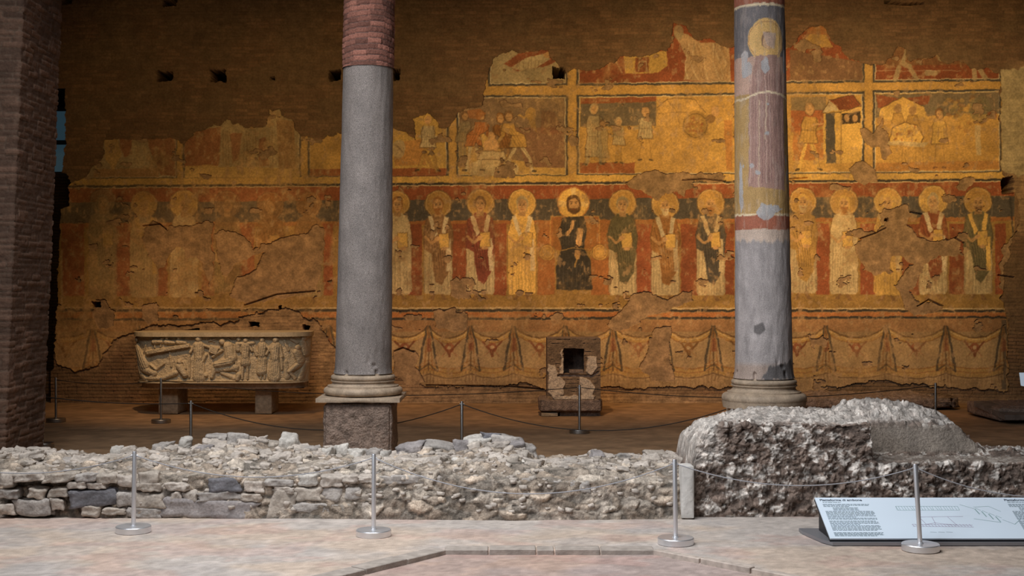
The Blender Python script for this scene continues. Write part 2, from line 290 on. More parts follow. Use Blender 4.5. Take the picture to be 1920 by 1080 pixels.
TOPEDGE = [(128, 345), (160, 330), (186, 306), (196, 288), (195, 262), (240, 259), (330, 262), (345, 272), (362, 248), (400, 238), (425, 226), (450, 235), (480, 240), (503, 232), (508, 206), (524, 205), (530, 222), (553, 228), (560, 253), (590, 262), (606, 258), (614, 250), (650, 254), (740, 243), (760, 249), (779, 262), (778, 222), (800, 214), (815, 224), (826, 238), (845, 238), (858, 214), (880, 206), (903, 198), (909, 182), (915, 150), (920, 110), (935, 104), (990, 96), (1028, 96), (1042, 118), (1060, 136), (1082, 134), (1130, 130), (1160, 106), (1220, 106), (1250, 90), (1260, 70), (1266, 46), (1286, 50), (1300, 76), (1330, 72), (1350, 84), (1374, 88), (1480, 90), (1500, 66), (1520, 48), (1546, 48), (1560, 80), (1590, 104), (1618, 121), (1650, 121), (1668, 108), (1682, 90), (1698, 92), (1706, 116), (1740, 110), (1756, 100), (1768, 116), (1806, 118), (1816, 128), (1850, 132), (1874, 142)]
RIGHTEDGE = [(1874, 320), (1892, 345), (1908, 380), (1906, 440), (1892, 470), (1880, 500), (1878, 560), (1886, 600), (1888, 700)]
LOWEDGE = [(1884, 738), (1860, 730), (1800, 728), (1750, 722), (1690, 721), (1668, 714), (1640, 716), (1610, 716), (1560, 728), (1500, 742), (1375, 727), (1280, 724), (1200, 728), (1150, 728), (1140, 722), (1020, 730), (990, 716), (940, 726), (860, 722), (800, 724), (760, 716), (742, 706), (700, 700), (618, 640), (596, 604), (540, 576), (500, 580), (440, 600), (400, 606), (330, 606), (286, 610), (250, 626), (214, 640), (196, 662), (180, 690), (140, 696), (112, 684), (104, 650), (104, 600), (108, 470), (112, 390), (126, 380)]
PATCHES = [
 [(272, 428), (290, 418), (304, 424), (318, 438), (322, 470), (312, 500), (296, 506), (282, 480), (270, 460)],
 [(318, 424), (340, 422), (366, 424), (388, 410), (404, 420), (398, 450), (404, 500), (392, 540), (384, 500), (372, 480), (356, 482), (344, 468), (330, 464), (322, 470), (312, 448)],
 [(404, 440), (430, 428), (452, 440), (480, 470), (492, 460), (520, 450), (560, 440), (596, 422), (606, 432), (604, 520), (590, 546), (556, 552), (520, 560), (470, 572), (430, 560), (446, 520), (480, 506), (500, 470), (470, 480), (440, 500), (420, 520), (408, 480)],
 [(180, 566), (200, 564), (216, 580), (214, 610), (190, 618), (176, 600)], [(272, 572), (294, 570), (298, 600), (280, 612), (268, 600)],
 [(1196, 322), (1280, 326), (1330, 324), (1362, 330), (1356, 342), (1300, 340), (1276, 358), (1230, 372), (1206, 362), (1180, 352), (1168, 344)],
 [(1594, 318), (1604, 302), (1622, 304), (1640, 320), (1646, 342), (1620, 348), (1600, 334)],
 [(1612, 244), (1626, 240), (1636, 256), (1652, 222), (1660, 250), (1664, 270), (1640, 276), (1620, 270), (1613, 258)], [(1650, 270), (1668, 272), (1670, 290), (1656, 304), (1647, 290)],
 [(1598, 462), (1612, 448), (1640, 440), (1654, 424), (1644, 404), (1656, 390), (1676, 392), (1694, 384), (1706, 398), (1702, 424), (1722, 446), (1752, 452), (1778, 444), (1802, 452), (1800, 470), (1780, 486), (1760, 484), (1730, 500), (1716, 524), (1706, 545), (1724, 572), (1746, 562), (1768, 576), (1740, 592), (1700, 582), (1690, 560), (1676, 534), (1692, 516), (1706, 496), (1690, 478), (1672, 480), (1662, 506), (1640, 516), (1618, 504), (1606, 484)],
 [(1140, 612), (1150, 590), (1176, 574), (1184, 552), (1204, 544), (1222, 552), (1250, 560), (1296, 546), (1300, 560), (1270, 576), (1236, 590), (1210, 596), (1180, 612), (1160, 622)],
 [(1226, 616), (1256, 614), (1256, 680), (1262, 716), (1220, 716), (1200, 690), (1216, 650)],
 [(810, 586), (824, 580), (878, 584), (880, 610), (872, 622), (816, 616)], [(846, 528), (858, 522), (872, 530), (882, 556), (862, 566), (844, 556)],
 [(1800, 332), (1812, 330), (1824, 342), (1812, 352), (1798, 346)], [(738, 662), (752, 654), (776, 658), (784, 668), (780, 690), (800, 716), (774, 722), (738, 710)],
 [(1876, 470), (1900, 440), (1925, 420), (1925, 560), (1890, 560), (1870, 540)],
 [(1084, 256), (1070, 254), (1062, 262), (1070, 272), (1086, 268)],
]
def rowline(x): return 347 + 3 - (x - 300) * 10 / 1420.          # the dark line under the lower pictures
def paint_wall(x0=96, y0=-30, x1=1960, y1=770):
    rnd = random.Random(5); cv = Canvas(x0, y0, x1, y1, BRICK); X, Y = cv.grid()
    U = lambda x, y: (x, y)
    # ---- ground tones
    def band(ya, yb, c, al=1, xa=100, xb=1900, f=rowline): cv.poly([(xa, f(xa) + ya), (xb, f(xb) + ya), (xb, f(xb) + yb), (xa, f(xa) + yb)], c, al)
    cv.poly([(100, 40), (1900, 20), (1900, 600), (100, 600)], OCHRE)
    cv.poly([(100, 582), (1900, 582), (1900, 760), (100, 760)], col(160, 132, 98))
    # ---- upper pictures
    T = lambda x: 170 - (x - 1050) * 12 / 820.
    def panel(xa, xb, ya, yb, c):
        cv.poly([(xa - 4, ya[0] - 4), (xb + 4, ya[1] - 4), (xb + 4, yb[1] + 4), (xa - 4, yb[0] + 4)], SLATE * .85)
        cv.poly([(xa, ya[0]), (xb, ya[1]), (xb, yb[1]), (xa, yb[0])], WHITE); cv.poly([(xa + 1.5, ya[0] + 1.5), (xb - 1.5, ya[1] + 1.5), (xb - 1.5, yb[1] - 1.5), (xa + 1.5, yb[0] - 1.5)], c)
    B = lambda x: rowline(x) - 17
    panel(165, 331, (200, 200), (B(165), B(331)), CREAM * .8); panel(348, 562, (190, 190), (B(348), B(562)), CREAM * .8); panel(582, 838, (190, 190), (B(582), B(838)), GOLD * .94)
    panel(860, 1061, (184, 183), (B(860), B(1061)), col(136, 112, 92)); panel(1085, 1616, (183, 176), (B(1085), B(1616)), OCHRE); panel(1639, 1872, (175, 172), (B(1639), B(1872)), OCHRE)
    panel(920, 1061, (60, 60), (158, 158), CREAM * .82); panel(1085, 1616, (20, 20), (158, 152), RED); panel(1639, 1872, (20, 20), (152, 149), RED * .95)
    # panel one
    cv.poly([(225, 255), (248, 256), (249, 290), (236, 296), (228, 280)], RED, .8); cv.poly([(196, 262), (222, 258), (230, 290), (214, 320), (200, 300)], OCHRE, .7); cv.poly([(275, 256), (330, 258), (330, 330), (304, 330), (290, 300)], RED, .75); cv.ell(262, 300, 20, 28, CREAM, .6); cv.poly([(180, 318), (300, 316), (300, 332), (176, 333)], ORANGE, .5)
    # panel two: draped figures and a towered house
    cv.poly([(348, 250), (420, 238), (418, 312), (348, 314)], RED, .85); cv.poly([(348, 312), (390, 310), (440, 314), (562, 316), (562, 334), (348, 334)], GOLD, .8)
    cv.poly([(416, 240), (430, 226), (446, 262), (436, 300), (412, 312)], CREAM * .9, .9); cv.poly([(430, 252), (458, 250), (450, 300), (436, 306)], RED, .7)
    for x in (424, 462, 476): cv.poly([(x - 6, 236), (x + 8, 240), (x + 14, 314), (x - 14, 314)], CREAM * .82, .85); folds(cv, x - 10, x + 10, 246, 312, 5, BROWN, .6, rnd, 8)
    cv.ell(472, 232, 8, 10, SKIN * .8, .8); cv.poly([(486, 262), (500, 258), (506, 312), (488, 312)], RED * .9, .7)
    cv.poly([(508, 204), (525, 204), (523, 316), (510, 316)], CREAM, .9); cv.poly([(520, 226), (552, 228), (556, 316), (524, 316)], BROWN * 1.25, .9); cv.line([(530, 250), (548, 250), (548, 300)], 1.5, LINE, .6); cv.line([(511, 208), (513, 312)], 1.4, LINE, .5)
    # panel three
    cv.poly([(582, 256), (640, 250), (640, 330), (582, 330)], OCHRE, .8); cv.poly([(582, 318), (838, 316), (838, 331), (582, 331)], RED, .85); cv.poly([(740, 268), (790, 262), (800, 310), (740, 312)], ORANGE, .5)
    walker(cv, 803, 320, 104, CREAM, OCHRE * .9, 0, 16, 1, ((-12, -4), (12, -2)), GOLD); cv.ell(748, 280, 13, 18, CREAM * .9, .8); cv.line([(742, 272), (756, 286)], 2, LINE, .5); cv.poly([(790, 285), (800, 284), (818, 320), (812, 322)], UMBER, .4)
    # panel four: men gathered round a vessel
    cv.poly([(861, 250), (900, 246), (960, 300), (1060, 316), (1060, 328), (861, 328)], GOLD, .8); cv.ell(925, 318, 48, 20, CREAM * 1.02, .9); cv.poly([(964, 240), (1058, 240), (1058, 316), (986, 314)], col(140, 104, 84), 1)
    walker(cv, 868, 306, 96, CREAM * .75, CREAM * .7, 4, 5, .8, ()); walker(cv, 888, 320, 112, ORANGE * 1.02, CREAM, 14, 12, 1, ((14, 14),), UMBER); cv.poly([(876, 208), (902, 204), (912, 214), (900, 226), (880, 222)], ORANGE, .7)
    walker(cv, 948, 322, 108, UMBER, SKIN * .8, -10, 8, 1, ((-14, 12),), UMBER); walker(cv, 972, 322, 112, OCHRE, CREAM, -18, 24, 1, ((-14, 16),), BROWN)
    cv.ell(921, 256, 7, 8, SKIN, 1); cv.ell(921, 274, 14, 15, SKIN * 1.05, 1); cv.poly([(902, 284), (946, 284), (950, 300), (896, 300)], CREAM, 1); cv.line([(902, 284), (946, 284), (950, 300), (896, 300), (902, 284)], 1.6, LINE, .7)
    cv.ell(996, 214, 10, 12, OCHRE, .8); cv.line([(996, 214), (982, 222), (974, 216)], 4, OCHRE, .8); cv.poly([(988, 222), (1004, 222), (1008, 250), (996, 240)], OCHRE * .9, .6); cv.line([(1030, 210), (1044, 196), (1050, 250)], 2, LINE, .25); cv.poly([(1016, 208), (1040, 210), (1056, 254), (1014, 252)], RED * .9, .25)
    # panel five
    cv.poly([(1088, 186), (1230, 182), (1230, 192), (1088, 196)], RED, .9); cv.poly([(1088, 196), (1230, 192), (1230, 238), (1088, 240)], SLATE * 1.05, .8); cv.poly([(1088, 238), (1240, 236), (1240, 300), (1088, 300)], OCHRE * .95, .8); cv.poly([(1088, 306), (1190, 306), (1190, 326), (1088, 326)], RED, .8)
    walker(cv, 1113, 308, 112, CREAM * .85, CREAM * .8, 0, 12, .9, ((12, 0),), CREAM * .9, True); walker(cv, 1130, 306, 80, CREAM * .8, CREAM * .8, 0, 4, .6, (), BROWN, True); walker(cv, 1160, 306, 84, CREAM * .85, OCHRE * .8, 0, 4, .8, ((-12, 0),), CREAM)
    walker(cv, 1210, 300, 98, CREAM * .92, OCHRE, 0, 8, .9, ((-16, -2), (10, 6)), SKIN); cv.line([(1208, 226), (1226, 214), (1228, 240)], 3, SLATE, .4)
    cv.poly([(1232, 200), (1250, 184), (1300, 184), (1322, 210), (1322, 238), (1232, 236)], OCHRE * 1.05, .9); cv.line([(1232, 204), (1252, 186), (1300, 186), (1322, 212)], 1.6, LINE, .6); cv.line([(1250, 186), (1272, 214), (1272, 240)], 1.4, LINE, .4); cv.line([(1232, 214), (1300, 210)], 1.4, LINE, .4)
    cv.ell(1303, 236, 24, 28, OCHRE * .82, .9); cv.ring(1303, 236, 22, 1.6, LINE, .6)
    for k in range(60): a = rnd.uniform(0, 6.3); r = 17 * rnd.random() ** .5; cv.ell(1303 + r * math.cos(a), 236 + r * math.sin(a), 2, 2, rnd.choice([UMBER, RED, GOLD]), .5)
    cv.ell(1340, 210, 8, 10, SKIN, .9); cv.poly([(1328, 222), (1366, 222), (1370, 300), (1330, 300)], GOLD, .5); cv.ell(1332, 224, 9, 8, BROWN, .7); cv.poly([(1356, 226), (1372, 226), (1372, 320), (1362, 320)], ORANGE, .6)
    cv.poly([(1482, 208), (1560, 206), (1560, 246), (1482, 248)], RED * 1.1, .8); cv.poly([(1486, 246), (1560, 246), (1556, 300), (1486, 302)], ORANGE, .75); cv.poly([(1482, 184), (1548, 182), (1548, 208), (1482, 208)], SLATE * 1.2, .6)
    walker(cv, 1515, 318, 122, OCHRE * .95, GOLD, 2, 15, 1, ((14, -8),), SKIN * .8); cv.line([(1522, 236), (1545, 232)], 3, SKIN, .9)
    cv.poly([(1540, 212), (1555, 188), (1578, 214)], CREAM, 1); cv.poly([(1555, 188), (1598, 178), (1614, 198), (1576, 210)], RED * .95, 1); cv.poly([(1543, 212), (1614, 202), (1614, 306), (1543, 306)], GOLD * 1.02, 1); cv.poly([(1547, 214), (1564, 213), (1566, 306), (1548, 306)], SLATE, 1); cv.poly([(1578, 214), (1612, 209), (1612, 230), (1578, 234)], DARK, 1)
    for x in (1587, 1602): cv.ell(x, 222, 5, 7, SKIN, .9)
    for k in range(9): cv.line([(1560 + k * 5, 188 - k * .9), (1579 + k * 4.2, 210 - k * 1.2)], 1.1, LINE, .5)
    cv.line([(1540, 213), (1555, 188), (1598, 178), (1614, 198), (1576, 211), (1543, 213)], 1.5, LINE, .8); cv.line([(1576, 212), (1576, 306)], 1.6, LINE, .5)
    # panel six: a table feast below a pediment, servants and trees
    cv.poly([(1640, 178), (1872, 174), (1872, 214), (1640, 222)], SLATE * 1.15, .75); cv.poly([(1641, 178), (1692, 186), (1742, 180), (1738, 196), (1644, 204)], RED * 1.05, .85); cv.poly([(1650, 204), (1690, 182), (1730, 200), (1740, 226), (1646, 228)], GOLD, .95); cv.line([(1650, 204), (1690, 182), (1732, 200)], 1.8, LINE, .6)
    for x, y in ((1650, 228), (1682, 204), (1710, 208)): cv.ell(x, y, 7, 9, SKIN * .8, .9); cv.poly([(x - 8, y + 9), (x + 8, y + 9), (x + 13, y + 30), (x - 13, y + 30)], OCHRE * .9, .9); cv.line([(x - 13, y + 30), (x - 8, y + 9), (x + 8, y + 9), (x + 13, y + 30)], 1.2, LINE, .5)
    cv.poly([(1664, 272), (1672, 240), (1696, 230), (1718, 236), (1730, 258), (1726, 272)], GOLD * 1.05, 1); cv.line([(1664, 272), (1672, 240), (1696, 230), (1718, 236), (1730, 258), (1726, 272), (1664, 272)], 1.7, LINE, .8)
    for k in range(26): cv.ell(rnd.uniform(1674, 1722), rnd.uniform(238, 266), 3.2, 1.6, rnd.choice([UMBER, CREAM, RED]), .6, rot=rnd.uniform(0, 3))
    cv.poly([(1644, 264), (1740, 268), (1732, 276), (1644, 272)], CREAM, .8); folds(cv, 1680, 1740, 278, 318, 9, OCHRE * .7, .4, rnd); walker(cv, 1760, 314, 108, GOLD, OCHRE, 0, 5, 1, ((10, 12), (-10, 14)), BROWN)
    for k in range(90): cv.ell(rnd.gauss(1806, 22), rnd.gauss(214, 16), 5, 4, rnd.choice([OLIVE, OCHRE, GOLD, UMBER]), .45)
    cv.poly([(1826, 236), (1836, 236), (1838, 292), (1828, 292)], CREAM, .8); cv.ell(1836, 206, 20, 24, OLIVE * 1.1, .5); cv.poly([(1850, 212), (1866, 210), (1866, 222), (1850, 224)], RED, .7); cv.poly([(1640, 306), (1872, 302), (1872, 318), (1640, 322)], ORANGE, .45)
    # top row
    cv.poly([(944, 122), (975, 100), (1030, 92), (1044, 116), (1020, 126), (970, 134)], RED, .9); cv.poly([(958, 128), (990, 108), (1022, 102), (1032, 112), (1006, 128), (975, 133)], CREAM * .95, 1); folds(cv, 965, 1020, 108, 132, 8, BROWN, .5, rnd); cv.ell(1026, 104, 7, 6, SKIN, 1)
    cv.poly([(1088, 128), (1168, 118), (1168, 156), (1088, 158)], RED * .9, .7); cv.poly([(1170, 106), (1250, 96), (1252, 124), (1234, 138), (1172, 140)], GOLD * .92, 1); cv.poly([(1190, 110), (1216, 108), (1216, 136), (1190, 137)], RED * .9, .9); cv.line([(1196, 134), (1199, 116), (1211, 116), (1213, 134)], 2, CREAM, .8); cv.line([(1152, 112), (1166, 138)], 2.5, CREAM, .5)
    cv.poly([(1262, 60), (1290, 66), (1310, 80), (1366, 82), (1370, 154), (1282, 152), (1286, 110)], col(186, 156, 122), .95)
    for k in range(16): x = rnd.uniform(1286, 1362); cv.line([(x, 84), (x + rnd.uniform(-10, 14), 120), (x + rnd.uniform(-16, 20), 150)], 1.6, rnd.choice([BROWN, UMBER, WHITE]), .5)
    cv.ell(1272, 62, 9, 14, CREAM * .8, .8); cv.poly([(1480, 94), (1616, 118), (1616, 152), (1480, 152)], col(126, 96, 78), .95); cv.poly([(1492, 88), (1520, 64), (1548, 66), (1560, 90)], OCHRE, 1); cv.poly([(1512, 58), (1530, 46), (1548, 48), (1550, 66), (1516, 66)], ORANGE, 1)
    cv.poly([(1640, 60), (1872, 60), (1872, 122), (1640, 124)], BROWN * 1.02, .7)
    for pts in (((1700, 92), (1690, 120), (1704, 126)), ((1704, 126), (1716, 148)), ((1684, 128), (1678, 150)), ((1824, 118), (1826, 148)), ((1736, 138), (1752, 138)), ((1834, 130), (1846, 148)), ((1756, 96), (1762, 112))): cv.line(pts, 9, CREAM * .85, .85)
    cv.line([(1642, 134), (1800, 134)], 1.4, WHITE, .5)
    # ---- frame bands (yellow strips with a dark and a light line each side)
    band(-15, -3, GOLD * .98); band(-3, 1.5, SLATE * .7); band(1.5, 3.2, WHITE)
    cv.poly([(912, 163), (1874, 156), (1874, 165), (912, 176)], OCHRE * 1.02)
    for x, ya, yb in ((338, 262, 1), (571, 260, 1), (848, 236, 1), (1072.5, 130, 1), (1627, 118, 1)): cv.poly([(x - 5, ya), (x + 5, ya), (x + 5, rowline(x) - 4), (x - 5, rowline(x) - 4)], OCHRE * 1.04)
    # ---- the row of haloed figures
    cv.poly([(100, 354), (1900, 346), (1900, 582), (100, 582)], OCHRE * .82)
    band(3, 29, RED * 1.04, .95); band(29, 68, SLATE * .95, .95); band(68, 76, ORANGE * .95, .9)
    for xa, xb in ((118, 160), (218, 246), (294, 316), (380, 404), (450, 478), (608, 625), (766, 792), (848, 876), (926, 950), (1190, 1222), (1276, 1310), (1358, 1376), (1480, 1486), (1528, 1554), (1612, 1640), (1690, 1722), (1778, 1806), (1864, 1884)):
        cv.poly([(xa, 420), (xb, 420), (xb, 556), (xa, 556)], RED * rnd.uniform(.92, 1.1), .95)
    for xa, xb in ((1008, 1040), (1108, 1150)): cv.poly([(xa, 420), (xb, 420), (xb, 560), (xa, 560)], ORANGE * .9, .9)
    cv.poly([(100, 555), (1900, 552), (1900, 578), (100, 578)], OCHRE * .78)
    for k in range(70): x = rnd.uniform(120, 1880); cv.line([(x, rnd.uniform(380, 390)), (x + rnd.uniform(-2, 2), rnd.uniform(394, 410))], 1.3, WHITE, .28)
    for k in range(40): x = rnd.uniform(740, 1880); cv.line([(x, 354), (x + 1, 366)], 1.3, WHITE, .3)
    F = [(195, 380, 24, 568, CREAM * .8, CREAM * .68, None, CREAM * .7, None, .6, CREAM * .68), (272, 386, 25, 566, CREAM * .9, None, GOLD, GOLD, None, .7, GOLD * 1.05), (347, 385, 27, 566, CREAM, None, CREAM, GOLD, None, .92, GOLD),
         (428, 385, 25, 556, OLIVE, BROWN, None, BROWN, None, .55, BROWN * 1.1), (508, 388, 26, 556, BROWN * 1.1, UMBER, None, UMBER, None, .6, UMBER * 1.1), (580, 386, 24, 566, CREAM * .8, UMBER, None, UMBER, BROWN, .6, UMBER * 1.2),
         (664, 385, 25, 560, CREAM, UMBER, None, BROWN, None, .85, OCHRE), (1422, 384, 26, 560, CREAM, OLIVE, WHITE, BROWN, UMBER, .92, OCHRE), (746, 384, 24, 560, CREAM, None, CREAM, UMBER, None, .95, OCHRE), (822, 385, 26, 560, CREAM * .92, BROWN * 1.05, WHITE * .95, UMBER, UMBER, .92, OCHRE * .92), (901, 383, 26, 560, CREAM * .95, WINE * 1.1, WHITE, BROWN, None, .95, OCHRE), (979, 384, 27, 560, GOLD * 1.08, None, WHITE, CREAM * .9, None, .97, GOLD * 1.04),
         (1167, 384, 26, 562, CREAM * .96, OLIVE * .82, None, CREAM * .8, None, .95, OCHRE * 1.04), (1247, 386, 27, 562, CREAM * .94, UMBER, WHITE * .85, OCHRE, CREAM, .93, OCHRE), (1332, 384, 27, 562, CREAM * .96, SLATE * .86, CREAM, OCHRE, UMBER, .96, OCHRE),
         (1504, 380, 26, 558, CREAM * .95, OCHRE * .85, None, GOLD, CREAM, .93, OCHRE), (1581, 382, 27, 560, CREAM, None, CREAM, GOLD, UMBER, .9, OCHRE * 1.03), (1663, 380, 26, 562, GOLD, None, CREAM, GOLD, None, .85, GOLD), (1748, 378, 28, 560, CREAM, RED * .95, WHITE, CREAM * .9, None, .95, GOLD), (1832, 380, 27, 560, CREAM, OLIVE * .9, GOLD * 1.1, OCHRE, BROWN, .92, OCHRE)]
    for (cx, hy, hr, ft, robe, cape, stole, hair, beard, al, halo) in F: haloed(cv, cx, hy, hr, ft, robe, cape, stole, hair, beard, al, rnd, halo, arm=rnd.uniform(-2, 3))
    # the seated one in the middle, on a wide cushioned seat
    cx = 1075
    cv.poly([(1032, 406), (1124, 406), (1124, 470), (1032, 470)], ORANGE, .9); cv.poly([(1036, 412), (1120, 412), (1120, 470), (1036, 470)], UMBER, .7); cv.line([(1032, 470), (1032, 406), (1124, 406), (1124, 470)], 2, GOLD, .6)
    for sx in (-1, 1): cv.ell(cx + sx * 49, 474, 17, 14, OCHRE, .95); cv.ring(cx + sx * 49, 474, 11, 1.5, UMBER, .7); cv.ring(cx + sx * 49, 474, 15, 1.5, LINE, .5); cv.poly([(cx + sx * 34, 488), (cx + sx * 66, 488), (cx + sx * 64, 552), (cx + sx * 36, 552)], ORANGE * .95, .8)
    cv.ell(cx, 382, 30, 30, GOLD * 1.1, 1); cv.ring(cx, 382, 29, 2, ORANGE, .8); cv.poly([(cx - 5, 353), (cx + 5, 353), (cx + 4, 380), (cx - 4, 380)], WHITE, .5); cv.poly([(cx - 29, 378), (cx + 29, 378), (cx + 29, 388), (cx - 29, 388)], WHITE, .35)
    cv.poly([(cx - 20, 408), (cx + 20, 406), (cx + 26, 428), (cx + 20, 466), (cx + 32, 486), (cx + 35, 544), (cx - 33, 544), (cx - 33, 500), (cx - 22, 466), (cx - 28, 440)], SLATE * .66, 1, 1.5)
    cv.poly([(cx + 8, 428), (cx + 18, 428), (cx + 14, 462), (cx + 4, 464)], SKIN * 1.05, 1); cv.line([(cx - 12, 440), (cx - 2, 428), (cx - 1, 416)], 6, SKIN, 1); cv.ell(cx + 8, 478, 6, 9, SKIN, .9); cv.line([(cx - 22, 470), (cx, 466), (cx + 32, 468)], 1.8, OCHRE, .7); cv.line([(cx + 2, 500), (cx + 8, 480)], 4, OCHRE, .7)
    for k in range(8): cv.line([(cx - 26 + k * 8, 492), (cx - 27 + k * 8, 540)], 1.5, SLATE * 1.05, .5); cv.line([(cx - 18 + k * 5, 414), (cx - 20 + k * 6, 460)], 1.3, SLATE * 1.1, .4)
    cv.ell(cx + 1, 384, 14, 18, BROWN * .8, 1); cv.ell(cx + 1, 385, 9.5, 13, SKIN, 1); cv.poly([(cx - 7, 391), (cx + 9, 391), (cx + 5, 402), (cx - 3, 402)], BROWN * .8, 1, 1.5); cv.line([(cx - 2, 393), (cx + 4, 393)], 1.5, RED, .9)
    for sx in (-1, 1): cv.ell(cx + 1 + sx * 4.2, 382, 1.8, 1.1, DARK); cv.line([(cx + 1 + sx * 2, 379), (cx + 1 + sx * 6.6, 378.6)], 1.2, LINE, .9)
    # ---- border below the figures
    cv.poly([(104, 576), (1890, 578), (1890, 580), (104, 578)], WHITE, .8); cv.poly([(104, 579), (1890, 581), (1890, 585), (104, 584)], SLATE * .62); cv.poly([(104, 585), (1890, 586), (1890, 597), (104, 597)], ORANGE * 1.02); cv.poly([(104, 597), (1890, 593), (1890, 597), (104, 602)], SLATE * .62)
    cv.poly([(104, 602), (1890, 598), (1890, 622), (104, 622)], BROWN * 1.25); cv.poly([(116, 470), (120, 470), (120, 578), (116, 578)], CREAM, .7); cv.line([(1892, 372), (1900, 470)], 4, SLATE * .7, .8); cv.poly([(1876, 600), (1886, 600), (1884, 730), (1876, 730)], SLATE * .8, .7)
    # ---- painted hanging cloth
    knots = [75, 176, 262, 350, 440, 530, 618, 715, 804, 883, 963, 1060, 1149, 1245, 1337, 1440, 1548, 1661, 1772, 1880]
    for a, b in zip(knots[:-1], knots[1:]):
        m = (a + b) / 2; w = b - a
        def arc(y, sag, n=12): return [(a + w * t / n, y + sag * (1 - (2 * t / n - 1) ** 2)) for t in range(n + 1)]
        cv.poly(arc(613, 21) + [(b, 712), (a, 712)], col(176, 148, 110), .95); cv.poly(arc(613, 21) + arc(625, 18)[::-1], OCHRE * .95, .95); cv.line(arc(612, 21), 2.6, BROWN * .8, .95); cv.line(arc(617, 20), 1.2, WHITE, .7); cv.line(arc(625, 18), 2, UMBER, .9)
        lo = arc(682, 9); cv.poly(lo + arc(698, 9)[::-1], OCHRE * .9, .8); cv.line(lo, 2, UMBER, .9); cv.line(arc(690, 9), 2.2, ORANGE * .8, .6); cv.line(arc(700, 9), 2, BROWN * .8, .9)
        for k in range(12): x = a + w * (k + .5) / 12; cv.line([(x, 704), (x + rnd.uniform(-2, 2), 724)], 1.4, BROWN, .5)
        q = rnd.random(); em = UMBER if q < .5 else RED
        cv.ell(m, 652, 9, 9, em, .9); cv.ell(m, 652, 3.5, 3.5, CREAM, .8); cv.line([(m - 18, 640), (m - 3, 658), (m, 668)], 3.4, em * .8, .9); cv.line([(m + 18, 640), (m + 3, 658), (m, 668)], 3.4, em * .8, .9); cv.line([(m - 14, 668), (m - 4, 657)], 1.8, em, .5); cv.line([(m + 14, 668), (m + 4, 657)], 1.8, em, .5)
        for k in range(5): cv.line([(a + w * (.2 + .15 * k), 632), (a + w * (.24 + .13 * k), 676)], 1.0, BROWN, .3)
    for kx in knots:
        for dx, wd, c in ((-15, 4.2, SLATE * .6), (-7, 2.4, UMBER), (0, 2.8, BROWN * .7), (7, 2.4, UMBER), (15, 4.0, SLATE * .6)): cv.line([(kx + dx * .15, 612), (kx + dx * .7, 650), (kx + dx * 1.15, 694)], wd, c, .8)
        cv.poly([(kx - 2, 634), (kx + 3, 634), (kx + 5, 658), (kx - 4, 660)], RED * .95, .7); cv.line([(kx - 17, 694), (kx, 683), (kx + 17, 696)], 2.6, DARK, .7); cv.line([(kx - 16, 684), (kx, 674), (kx + 16, 685)], 1.6, UMBER, .8)
        for dx in (-9, -3, 3, 9): cv.line([(kx + dx, 696), (kx + dx, 716)], 2.2, BROWN * .9, .6)
    # hand wobble: resample through a small smooth displacement
    wx = (fb2(X / 11, Y / 11, 3, 3) - .5) * 3.6; wy = (fb2(X / 11, Y / 11, 3, 9) - .5) * 3.6
    jx = np.clip(np.rint(X - x0 + wx), 0, cv.w - 1).astype(int); jy = np.clip(np.rint(Y - y0 + wy), 0, cv.h - 1).astype(int); P = cv.a[jy, jx]
    P = (P * 2 + cv.a[np.clip(jy + 1, 0, cv.h - 1), jx] + cv.a[jy, np.clip(jx + 1, 0, cv.w - 1)]) / 4
    # wear: paint rubbed thin towards bare plaster, flecks
    n1 = fb2(X / 60, Y / 60, 5, 21); n2 = fb2(X / 7, Y / 9, 4, 33); n3 = fb2(X / 2.2, Y / 2.2, 2, 41)
    fade = sst(.46, .70, n1 * .6 + n2 * .4) * .46 + .07 + .34 * sst(700, 520, X) * (.6 + .8 * n2) + .10 * sst(590, 605, Y) ; plaster = col(156, 126, 88) * 1.06 * (0.85 + .3 * n2[..., None])
    P = P * (1 - fade[..., None]) + plaster * fade[..., None]
    fl = sst(.64, .72, n2) * .5; P = P * (1 - fl[..., None]) + (MORTAR * 1.2) * fl[..., None]
    lum = P.mean(-1, keepdims=True); P = P * .86 + lum * col(255, 214, 160) * .17
    P = P * (.86 + .28 * n3[..., None]) * (.84 + .32 * fb2(X / 25, Y / 25, 3, 8)[..., None])
    # ---- where plaster survives
    ex = X + (fb2(X / 16, Y / 16, 4, 51) - .5) * 16; ey = Y + (fb2(X / 16, Y / 16, 4, 57) - .5) * 16
    M = polymask(np.array(TOPEDGE + RIGHTEDGE + LOWEDGE, np.float32), ex, ey, 1.5)
    bare = np.zeros_like(M)
    for p in PATCHES:
        p = np.array(p, np.float32); i0, i1 = int(max(0, p[:, 0].min() - x0 - 14)), int(min(cv.w, p[:, 0].max() - x0 + 14)); j0, j1 = int(max(0, p[:, 1].min() - y0 - 14)), int(min(cv.h, p[:, 1].max() - y0 + 14))
        if i1 > i0: bare[j0:j1, i0:i1] = np.maximum(bare[j0:j1, i0:i1], polymask(p, ex[j0:j1, i0:i1], ey[j0:j1, i0:i1], 1.5))
    # small random losses
    loss = sst(.735, .75, fb2(X / 30, Y / 22, 4, 77)); bare = np.maximum(bare, loss)
    return X, Y, P, M, bare
